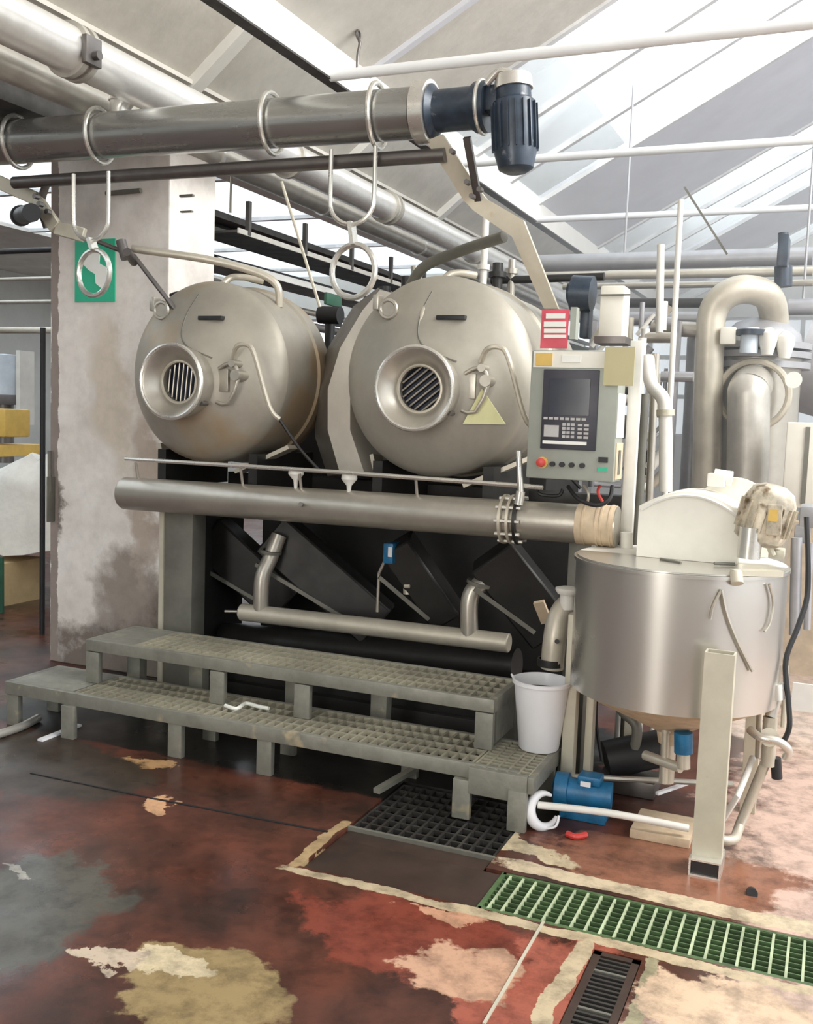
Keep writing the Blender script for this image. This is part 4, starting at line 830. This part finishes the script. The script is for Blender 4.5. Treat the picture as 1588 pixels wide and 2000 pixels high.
for a in range(20):
    o_ = qm @ Vector((math.cos(a * PI / 10), math.sin(a * PI / 10), 0)); fb.bar(m0 + dm * 0.05 + o_ * 0.098, m0 + dm * (Lm - 0.07) + o_ * 0.098, 0.004, 0.012, up=o_)
fb.done('cooling_fins', 'geared', d, kind='stuff')
MB().box((-0.211,3.95,1.073), (-0.155,4.05,1.105), 0.005).cyl((-0.213,3.93,1.132), (-0.193,3.93,1.086), 0.012, n=8).cyl((-0.25,3.93,1.148), (-0.249,3.93,1.068), 0.006, n=8).done('motor_foot', 'post', d)
MB().cyl((-0.272,4,1.344), (-0.266,4,1.315), 0.014, n=10).done('cable_gland', 'white', d)

# ================================================================== THINGS NEAR THE TANK
bx, by = -1.079, 4.068
by2 = 3.93; bx2 = -1.042
d = thing('bucket', 'white plastic bucket standing on the lower step beside the tank', 'bucket', (bx2, by2, 0.217))
MB().lathe((bx2, by2, 0.217), (0, 0, 1), [(0, 0), (0, 0.078), (0.005, 0.082), (0.27, 0.112), (0.272, 0.120), (0.285, 0.120), (0.287, 0.112), (0.27, 0.108), (0.01, 0.078), (0.01, 0)], 48).done('pail', 'plastic', d)
MB().cyl((bx2, by2, 0.45), (bx2, by2, 0.452), 0.103, n=32).done('contents', 'pipe_dark', d)
MB().tube([(bx2 - 0.118, by2, 0.49), (bx2 - 0.135, by2 + 0.02, 0.50), (bx2 - 0.13, by2 + 0.06, 0.47)], 0.005, n=6).done('handle', 'plastic', d)
d = thing('drain_elbow', 'grey steel elbow pipe with pale cap above the white bucket', 'pipe', (-1.043,4.1,0.523))
MB().tube([(-1.034,4.05,0.524), (-1.029,4.05,0.644), (-1.022,4.08,0.737), (-0.991,4.12,0.789), (-0.918,4.15,0.835)], 0.048, n=20).done('elbow', 'pipe_light', d)
MB().lathe((-0.992,4.08,0.838), (0, 0, 1), [(0, 0), (0, 0.04), (0.015, 0.05), (0.025, 0.05), (0.03, 0.03), (0.03, 0)], 24).cyl((-0.989,4.08,0.774), (-0.993,4.08,0.842), 0.03, n=16).done('cap', 'white', d)
MB().lathe((-1.041,4.05,0.534), (0, 0, 1), [(0, 0), (0, 0.055), (0.03, 0.055), (0.03, 0.048)], 24).done('collar', 'pipe_dark', d)
MB().cyl((-1.003,3.99,0.653), (-1.01,4.02,0.646), 0.010, n=10).done('plug', 'black', d)
tag(MB().tube([(-0.959,3.644,0.09), (-0.695,3.695,0.09), (-0.409,3.741,0.07)], 0.014, n=12).done('water_pipe', 'white'), 'thin off-white pipe running low from the bucket lid to the tank post', 'pipe')
d = thing('plastic_lid', 'white plastic lid leaning on edge beside the end of the steps', 'lid', (-0.962,3.706,0))
lc = Vector((-0.937,3.655,0.07)); nrm = Vector((0.75, -0.65, 0.25)).normalized(); qm = nrm.to_track_quat('Z', 'Y').to_matrix()
MB().tube([lc + qm @ Vector((0.062 * math.cos(a / 14 * 1.55 * PI + 0.9), 0.062 * math.sin(a / 14 * 1.55 * PI + 0.9), 0)) for a in range(15)], lambda t_: 0.006 + 0.016 * math.sin(PI * t_), n=10, sm=2).done('rim', 'plastic', d)
MB().tube([lc + Vector((-0.055, 0, -0.02)), lc + Vector((-0.02, -0.02, -0.062)), lc + Vector((0.05, -0.02, -0.05)), lc + Vector((0.06, 0, -0.01))], 0.005, n=6).done('wire_handle', 'plastic', d)
d = thing('blue_pump', 'blue painted pump lying on the floor between the steps and the tank', 'pump', (-0.822,3.752,0))
pv = Vector((-0.888,3.773,0)); pc = pv + Vector((0.0, 0.06, 0.095))
MB().cyl(pc, pc + Vector((0.17, 0.02, 0)), 0.055, n=24).done('pump_barrel', 'blue', d)
MB().lathe(pc + Vector((-0.06, 0, 0)), (1, 0.1, 0), [(0, 0), (0, 0.045), (0.01, 0.07), (0.06, 0.07), (0.065, 0.05)], 24).done('volute', 'blue', d)
MB().box(pc + Vector((0.04, -0.03, 0.045)), pc + Vector((0.13, 0.05, 0.08)), 0.008).done('terminal_box', 'blue', d)
MB().box(pc + Vector((-0.02, -0.05, -0.095)), pc + Vector((0.16, 0.06, -0.05)), 0.006).done('foot', 'blue', d)
MB().box(pc + Vector((0.06, -0.06, 0.05)), pc + Vector((0.10, -0.058, 0.07))).done('label', 'plastic', d)
tag(MB().tube([(-0.833,3.617,0.012), (-0.797,3.605,0.012), (-0.767,3.642,0.012)], 0.012, n=8).done('red_clip', 'red'), 'small red clip on the floor under the blue pump', 'clip')
d = thing('under_tank_pump', 'black pump and motor in the shade under the tank', 'pump', (-0.771,4.077,0))
a_ = Vector((-0.819,4.052,0)) + Vector((0, 0.15, 0.12))
MB().cyl(a_, a_ + Vector((0.22, 0.10, 0.06)), 0.08, n=24).done('motor_barrel', 'black', d)
MB().cyl(a_ + Vector((0.22, 0.10, 0.06)), a_ + Vector((0.28, 0.12, 0.08)), 0.06, n=20).done('end_bell', 'bar', d)
MB().box(a_ + Vector((-0.02, -0.06, -0.12)), a_ + Vector((0.22, 0.12, -0.05)), 0.01).done('base', 'bar', d)
MB().tube([a_ + Vector((0.0, -0.08, 0.02)), a_ + Vector((-0.03, -0.1, 0.2)), a_ + Vector((-0.05, 0.0, 0.36))], 0.008, n=6).done('cable', 'black', d)
MB().tube([a_ + Vector((0.12, 0, 0.07)), a_ + Vector((0.12, 0, 0.17)), a_ + Vector((0.04, 0.02, 0.24)), a_ + Vector((0.04, 0.02, 0.42))], 0.022, n=12).done('suction_pipe', 'frame', d)
d = thing('ball_valve', 'small blue valve on a stub pipe under the tank, left of the front post', 'valve', (-0.46,3.85,0.357))
MB().cyl((-0.458,3.85,0.317), (-0.463,3.85,0.396), 0.035, n=20).done('valve_body', 'blue', d)
MB().cyl((-0.454,3.85,0.258), (-0.458,3.85,0.317), 0.025, n=14).cyl((-0.464,3.85,0.256), (-0.616,3.95,0.251), 0.02, n=10).done('stub_pipe', 'pipe_light', d)
tag(MB().cyl((-0.535,3.9,0.371), (-0.529,3.9,0.168), 0.014, n=10).cyl((-0.535,3.9,0.371), (-0.535,3.9,0.401), 0.02, n=10).done('drain_tube', 'pipe_light'), 'short pale vertical tube under the tank', 'pipe')
tag(MB().bar((-0.578,4.07,0.06), (-0.467,4.251,0.07), 0.015, 0.012).done('white_lever', 'plastic'), 'white lever lying slanted under the tank left of the front post', 'lever')
# low cream block slab lying under the tank
tag(MB().box((-0.62, 3.72, 0), (-0.40, 3.95, 0.035), 0.004).done('wood_block', 'buff'), 'flat buff block on the floor under the tank', 'block')
# pipe run and valves right of the tank
d = thing('valve_pipework', 'pale pipe run with hand valves sloping down at the right of the tank', 'pipework', (-0.26,3.838,0))
MB().tube([(-0.31,3.772,0.035), (-0.255,3.801,0.035), (-0.242,3.927,0.05), (-0.169,3.95,0.296)], 0.019, n=14, sm=3).done('sloping_pipe', 'pipe_light', d)
MB().tube([(-0.328,3.854,0.03), (-0.251,3.8,0.202), (-0.217,3.98,0.299)], 0.012, n=10, sm=2).done('thin_pipe', 'white', d)
MB().tube([(-0.229,3.9,0.429), (-0.189,3.86,0.418), (-0.126,3.86,0.412), (-0.09,3.88,0.38), (-0.097,3.9,0.343)], 0.016, n=12).done('valve_handle', 'chrome', d)
MB().cyl((-0.159,3.94,0.291), (-0.162,3.94,0.478), 0.026, n=14).cyl((-0.159,3.9,0.411), (-0.163,4,0.382), 0.035, n=16).done('valve_body', 'pipe_light', d)
MB().tube([(-0.162,3.94,0.478), (-0.15,3.96,0.553), (-0.168,3.96,0.629), (-0.165,3.98,0.684)], 0.022, n=12).done('upper_elbow', 'lagging_dull', d)
MB().cyl((-0.148,3.93,0.551), (-0.157,3.93,0.608), 0.034, n=16).done('union', 'chrome', d)
MB().cyl((-0.117,4,0.429), (-0.121,4,0.666), 0.010, n=10).cyl((-0.2,4,0.295), (-0.212,4,0.654), 0.010, n=10).done('thin_riser', 'pipe_light', d)
MB().cyl((-0.134,3.95,0.322), (-0.124,3.95,0.244), 0.02, n=10).done('lower_stub', 'black', d)
tag(MB().tube([(-0.092,4.1,1.223), (-0.067,4.05,0.957), (-0.089,4,0.826), (-0.123,3.95,0.696), (-0.103,3.92,0.551), (-0.093,3.9,0.461), (-0.11,3.9,0.4)], 0.010, n=8).done('cable', 'black'), 'long black cable hanging down the right side of the tank', 'cable')
for a_, b_, r_, m_, lb in (((-0.13,4.4,1.112), (-0.111,4.4,0.71), 0.022, 'haze_pipe', 'lilac grey vertical pipe at the right edge beside the tank'), ((-0.078,4.4,1.096), (-0.065,4.4,0.737), 0.014, 'haze_pipe', 'thin lilac grey pipe at the very right edge beside the tank')):
    tag(MB().cyl(a_, b_, r_, n=14).done('vertical_pipe', m_), lb, 'pipe')
tag(MB().box((-0.141,4.42,1.088), (-0.079,4.5,1.16), 0.01).box((-0.126,4.42,1.153), (-0.057,4.6,1.241), 0.01).done('float_switch', 'haze_pipe'), 'lilac grey switch box on the pipes at the right edge', 'box')

# ================================================================== BACKGROUND RIGHT
d = thing('heat_exchanger', 'tall grey steel exchanger column behind the tank with flanged head', 'column', (-0.412,6.4,0.739))
ec = Vector((-0.464,6.4,1.664)); eb = Vector((-0.424,6.4,1.05))
zb, zt_ = 1.05, 1.967
MB().cyl((ec.x, 6.4, 0.3), (ec.x, 6.4, zt_), 0.235, n=40).done('column_shell', 'pipe', d)
for y_ in (1.922, 1.982, 2.034):
    MB().cyl((ec.x, 6.4, y_ - 0.018), (ec.x, 6.4, y_ + 0.018), 0.285, n=40).done('flange', 'haze_pipe', d)
MB().lathe((ec.x, 6.4, zt_ + 0.06), (0, 0, 1), [(0, 0.235), (0.08, 0.22), (0.15, 0.15), (0.18, 0.06), (0.18, 0)], 40).done('head', 'haze_pipe', d)
MB().tube([(-0.46, 6.0, 0.0), (-0.46,6,1.194), (-0.48,6,1.684), (-0.486,6.02,1.756), (-0.477,6.15,1.805)], 0.115, n=28).done('lagged_nozzle', 'lagging_dull', d)
MB().ring(((-0.466,6.05,1.743)[0], 6.12, (-0.466,6.05,1.743)[2]), (0, 1, 0), 0.19, 0.02, 36, 8).done('nozzle_ring', 'pipe_light', d)
for dx in (-0.2, 0.2): MB().box((ec.x + dx - 0.03, 6.37, 0), (ec.x + dx + 0.03, 6.43, 0.32)).done('leg', 'frame', d)
MB().box((-0.659,6,2.02), (-0.573,6.05,2.116), 0.01).done('gauge_box', 'cream', d)
MB().cyl((-0.503,6.05,1.973), (-0.501,6.05,2.116), 0.05, n=18).done('vent_valve', 'machinery', d)
MB().lathe((-0.498,6.05,2.073), (0, 0, 1), [(0, 0), (0, 0.085), (0.03, 0.085), (0.03, 0)], 20).done('vent_flange', 'motor', d)
for px in ((-0.403,6.05,2.045), (-0.313,6.1,2.029)): MB().lathe(px, (0, 0, 1), [(-0.08, 0), (-0.08, 0.03), (0.0, 0.05), (0.04, 0.05), (0.07, 0.02), (0.07, 0)], 16).done('head_nut', 'white', d)
d = thing('bend_pipe', 'large grey steel pipe bending over in a U above the exchanger column', 'pipe', (-0.689,6.1,1.264))
MB().tube([(-0.695, 6.1, 0.0), (-0.695,6.1,1.174), (-0.712,6.1,1.65), (-0.723,6.1,2.004), (-0.718,6.1,2.208), (-0.645,6.1,2.309), (-0.54,6.15,2.342), (-0.433,6.25,2.31), (-0.397,6.35,2.188), (-0.401,6.4,2.028)], 0.082, n=24).done('pipe_run', 'pipe_light', d)
MB().cyl((-1.063,6.15,2.126), (-0.746,6.1,2.106), 0.045, n=18).done('side_branch', 'pipe', d)
tag(MB().cyl((-0.801, 6.3, 0), (-0.821,6.3,2.079), 0.06, n=18).done('vertical_pipe', 'haze_pipe'), 'pinkish grey vertical pipe left of the large U-bend', 'pipe')
tag(MB().cyl((-0.751, 5.0, 0), (-0.767,5,2.618), 0.014, n=10).done('vertical_pipe', 'white'), 'thin white vertical pipe rising to the roof right of the junction box', 'pipe')
tag(MB().cyl((-0.914,5.5,2.038), (-0.933,5.5,2.497), 0.02, n=10).done('vertical_pipe', 'white'), 'short white upright pipe left of the thin tall one', 'pipe')
tag(MB().bar((-0.904,6,2.899), (-0.649,6,2.52), 0.02, 0.012).done('roof_stay', 'frame'), 'slanting dark stay rod below the lilac roof panel, right of the tall thin white pipe', 'rod')
tag(MB().box((-0.397,6.2,2.476), (-0.338,6.4,2.657), 0.01).cyl((-0.356,6.3,2.373), (-0.364,6.3,2.49), 0.05, n=16).cyl((-0.374,6.3,2.635), (-0.377,6.3,2.679), 0.03, n=14).done('control_valve', 'motor'), 'grey-blue control valve on top of the pipes at upper right', 'valve')
hp = [ # long horizontal pipe runs, depth 6.5 - 7.5
    ((-2.133,7.2,2.685), (-0.238,7.2,2.686), 0.060, 'haze_pipe', 'thick grey-lilac pipe run, uppermost behind the thin white pipe'),
    ((-1.995,7,2.563), (-0.225,7,2.558), 0.030, 'pipe_light', 'pale pipe run just under the uppermost grey-lilac one'),
    ((-1.791,6.8,2.462), (-0.213,6.8,2.461), 0.022, 'pipe', 'slim grey pipe run, third from the top behind the U-bend'),
    ((-1.505,6.8,2.35), (-0.779,6.8,2.342), 0.030, 'pipe_dark', 'short dark pipe run left of the U-bend, above its side branch'),
    ((-1.31,6.7,2.237), (-0.762,6.7,2.234), 0.045, 'haze_pipe', 'short grey pipe run directly above the side branch of the U-bend'),
    ((-0.346,6.8,2.312), (-0.11,6.8,2.316), 0.05, 'haze_pipe', 'short thick pipe end at the right edge beside the control valve'),
    ((-1.898,5.6,2.343), (-1.247,5.6,2.353), 0.022, 'pipe_dark', 'dark pipe run just behind the top of the right drum')]
for a_, b_, r_, m_, lb in hp:
    o = tag(MB().cyl(a_, b_, r_, n=16).done('pipe_run', m_), lb, 'pipe')
    if r_ not in (0.060, 0.05): continue
    v = Vector(a_).lerp(Vector(b_), 0.35); sub(MB().cyl((v.x, v.y, v.z), (v.x, v.y, 3.345 + 0.55 * (v.x + 2.44)), 0.008, n=8), 'hanger_rod', 'haze_pipe', o)
for i, (px, r_, m_, lb) in enumerate((((-1.879,5.4,2.394), 0.02, 'white', 'white upright pipe behind the top of the right drum'), ((-1.83,5.5,2.365), 0.03, 'pipe_dark', 'dark stubby valve behind the top of the right drum'), ((-1.778,5.6,2.398), 0.022, 'pipe', 'grey stub pipe behind the right drum beside the bent arm'))):
    v = Vector(px); tag(MB().cyl(v + Vector((0, 0, -0.25)), v + Vector((0, 0, 0.30 if i == 0 else 0.06)), r_, n=12).cyl(v + Vector((0, 0, -0.02)), v + Vector((0, 0, 0.01)), r_ * 1.7, n=12).cyl((v.x, v.y, 1.9), v, r_ * 0.8, n=10).done('stub_pipe', m_), lb, 'pipe')
# small clutter of valves between panel and U-bend
rnd = random.Random(3); d = thing('valve_rack', 'dense grey rack of small valves and tubes behind the white pipes', 'valves', (-0.875,5.9,1.35))
for k in range(64):
    x_ = rnd.uniform(-1.35, -0.93); z_ = rnd.uniform(1.15, 2.15); y_ = rnd.uniform(5.7, 6.1); r_ = rnd.uniform(0.010, 0.032); L_ = rnd.uniform(0.05, 0.18)
    ax_ = rnd.choice([Vector((1, 0, 0)), Vector((0, 0, 1)), Vector((0, 0, 1)), Vector((0.6, 0, 0.8))])
    MB().cyl(Vector((x_, y_, z_)), Vector((x_, y_, z_)) + ax_ * L_, r_, n=10).done('rack_tube', rnd.choice(['haze_pipe', 'pipe', 'pipe_dark', 'pipe_light', 'white', 'haze_pipe']), d)
MB().box((-1.40, 5.98, 0), (-1.36, 6.06, 2.15)).box((-0.92, 5.98, 0), (-0.88, 6.06, 2.15)).box((-1.36, 6.0, 1.2), (-0.92, 6.04, 1.24)).box((-1.36, 6.0, 1.8), (-0.92, 6.04, 1.84)).done('rack_frame', 'haze_pipe', d)
d = thing('wall_cabinet', 'cream cabinet at the right edge behind the stirrer motor', 'cabinet', (-0.239,5.6,1.122))
MB().box((-0.251,5.6,1.148), (-0.001,5.9,1.591), 0.01).done('cabinet_body', 'cream', d)
MB().box((-0.137,5.592,1.17), (-0.16,5.599,1.568)).done('door_gap', 'frame', d)
tag(MB().cyl((-0.252,6,1.826), (-0.251,5.97,1.824), 0.045, n=24).done('gauge', 'sign_white'), 'round white gauge beside the exchanger column', 'gauge')
tag(MB().cyl((-0.257,7,2.009), (-0.026,7,1.947), 0.33, n=32).done('round_vessel', 'haze_pipe'), 'grey round vessel end at the right edge behind the gauge', 'vessel')
tag(MB().box(((-0.312,6.8,-0.051)[0], 6.8, 0), (0.392,6.9,0.975)).done('low_partition', 'buff'), 'pinkish low partition wall at the right edge behind the tank', 'partition')
tag(MB().box((-0.139,5.917,0), (0.1,5.9,0.155)).done('kerb_block', 'concrete2'), 'pale kerb block on the floor at the right edge', 'block')
tag(MB().cyl((-0.163,3.468,0), (-0.158,3.436,0.008), 0.018, n=10).done('floor_debris', 'black'), 'small dark scrap on the pink floor right of the tank post', 'scrap')

# ================================================================== PILLAR SIGN, LEFT BACKGROUND
d = thing('pillar_sign', 'green safety sign with white emblem on the pillar', 'sign', (-3.968,4.67,2.309))
sg = MB().box((-4.113,4.672,2.138), (-3.828,4.679,2.489)).done('sign_plate', 'green_sign', d)
em = [(0.30, 0.75), (0.45, 0.88), (0.62, 0.80), (0.60, 0.62), (0.78, 0.55), (0.80, 0.35), (0.66, 0.22), (0.52, 0.30), (0.50, 0.45), (0.34, 0.52), (0.20, 0.62)]
sx0, sx1, sz0, sz1 = -4.112, -3.819, 2.136, 2.486
MB().prism([(sx0 + (sx1 - sx0) * u, 4.668, sz0 + (sz1 - sz0) * v) for u, v in em], (0, 0.004, 0)).done('emblem', 'sign_white', d)
tag(MB().box((-3.387,4.66,2.691), (-3.301,4.679,2.704)).box((-3.379,4.66,2.609), (-3.306,4.679,2.618)).cyl((-3.88,4.66,2.736), (-3.643,4.66,2.74), 0.014, n=8).done('wall_bracket', 'frame'), 'dark brackets high on the pillar under the overhead bar', 'bracket')
tag(MB().cyl((-4.266,4.64,1.031), (-4.267,4.64,1.273), 0.012, n=8).box((-4.274,4.62,0.85), (-4.259,4.679,1.121), 0.006).done('pillar_conduit', 'frame'), 'rusty conduit box at the left edge of the pillar', 'conduit')
d = thing('storage_crate', 'buff crate behind the pillar at the left edge', 'crate', (-5.396,5.6,-0.185))
MB().box((-6.027,5.6,-0.309), (-5.751,6.2,0.33), 0.01).done('crate_body', 'crate', d)
MB().box((-5.608,5.58,-0.253), (-5.575,5.599,0.414)).done('corner_post', 'dgreen', d)
MB().box((-6.082,5.65,-0.437), (-5.703,6.15,-0.378)).done('base', 'black', d)
# cloth heap on the crate
mb = MB(); n = 28; c0v = Vector((-5.81,5.95,0.405)); rs = random.Random(5)
rings = []
for i in range(12):
    t_ = i / 11; z_ = c0v.z + t_ * 0.72
    ring_ = []
    for k in range(n):
        a = 2 * PI * k / n; r_ = (0.62 - 0.18 * t_ - 0.42 * max(0, t_ - 0.75) * 3) * (1 + 0.08 * math.sin(3 * a + 4 * t_) + 0.05 * math.sin(7 * a + 9 * t_))
        ring_.append(mb.bm.verts.new((c0v.x + 1.1 * max(0.05, r_) * math.cos(a), c0v.y + 0.3 + 0.6 * max(0.05, r_) * math.sin(a), z_ + 0.03 * math.sin(5 * a + t_ * 6))))
    rings.append(ring_)
for A, B in zip(rings, rings[1:]):
    for k in range(n): mb.bm.faces.new((A[k], A[(k + 1) % n], B[(k + 1) % n], B[k]))
mb.bm.faces.new(rings[-1]); mb.bm.faces.new(rings[0][::-1])
tag(mb.done('cloth_heap', 'cloth'), 'heap of pale cloth on the crate at the left edge', 'cloth')
tag(MB().box((-6.968,6.6,1.07), (-6.687,7.2,1.174), 0.01).box((-7.073,6.7,1.244), (-6.655,7,1.489), 0.02).done('yellow_table', 'yellow'), 'yellow orange machine bench behind the cloth heap', 'bench')
d = thing('background_vessel', 'blue-white steel vessel far behind at the left edge', 'vessel', (-7.879,8,1.524))
v = Vector((-7.962,8,1.522)); MB().lathe((v.x, v.y, v.z), (0, 0, 1), [(0, 0), (0, 0.12), (0.10, 0.25), (0.50, 0.27), (0.52, 0.0)], 32).done('vessel_body', 'machinery', d)
MB().box((v.x + 0.26, v.y - 0.1, v.z - 0.2), (v.x + 0.31, v.y + 0.1, v.z + 0.55)).done('vessel_frame', 'white', d)
MB().cyl((v.x, v.y, v.z - 0.6), (v.x, v.y, v.z), 0.10, n=20).done('vessel_foot', 'bar', d)
for i, (y0_, r_, m_, lb) in enumerate(((490, 0.03, 'pipe_dark', 'dark pipe run behind the pillar at the left edge, uppermost'), (545, 0.022, 'pipe', 'grey pipe run at the left edge, second from the top'), (590, 0.022, 'pipe', 'grey pipe run at the left edge, third from the top'), (645, 0.035, 'pipe_light', 'pale pipe run at the left edge, lowest'))):
    zz = {490: (-8.224,8.5,3.17), 545: (-8.224,8.5,2.872), 590: (-8.224,8.5,2.628), 645: (-8.225,8.5,2.327)}[y0_]
    tag(MB().cyl((-14.0, zz[1], zz[2]), (zz[0] + 0.45, zz[1], zz[2]), r_, n=12).done('pipe_run', m_), lb, 'pipe')
tag(MB().cyl(((-4.843,5.2,1.44)[0], 5.2, 0), (-4.84,5.2,2.042), 0.018, n=10).done('door_bar', 'black'), 'thin black upright bar left of the pillar', 'bar')
tag(MB().tube([(-3.474,3.4,0.02), (-3.465,3.579,0.02), (-3.496,3.729,0.02)], 0.02, n=10).done('floor_hose', 'chrome'), 'pale hose lying on the floor at the left edge', 'hose')
tag(MB().box((-3.449,4.1,-0.066), (-3.348,4.2,-0.009), 0.01).cyl((-3.399,4.08,-0.026), (-3.268,4.08,-0.012), 0.03, n=14).done('floor_valve', 'bar'), 'dark valve fitting in the shade under the lower step', 'valve')
tag(MB().bar((-3.279,3.508,0.006), (-3.281,3.772,0.006), 0.03, 0.01).done('paper_strip', 'plastic'), 'white strip lying on the wet floor before the lower step', 'strip')
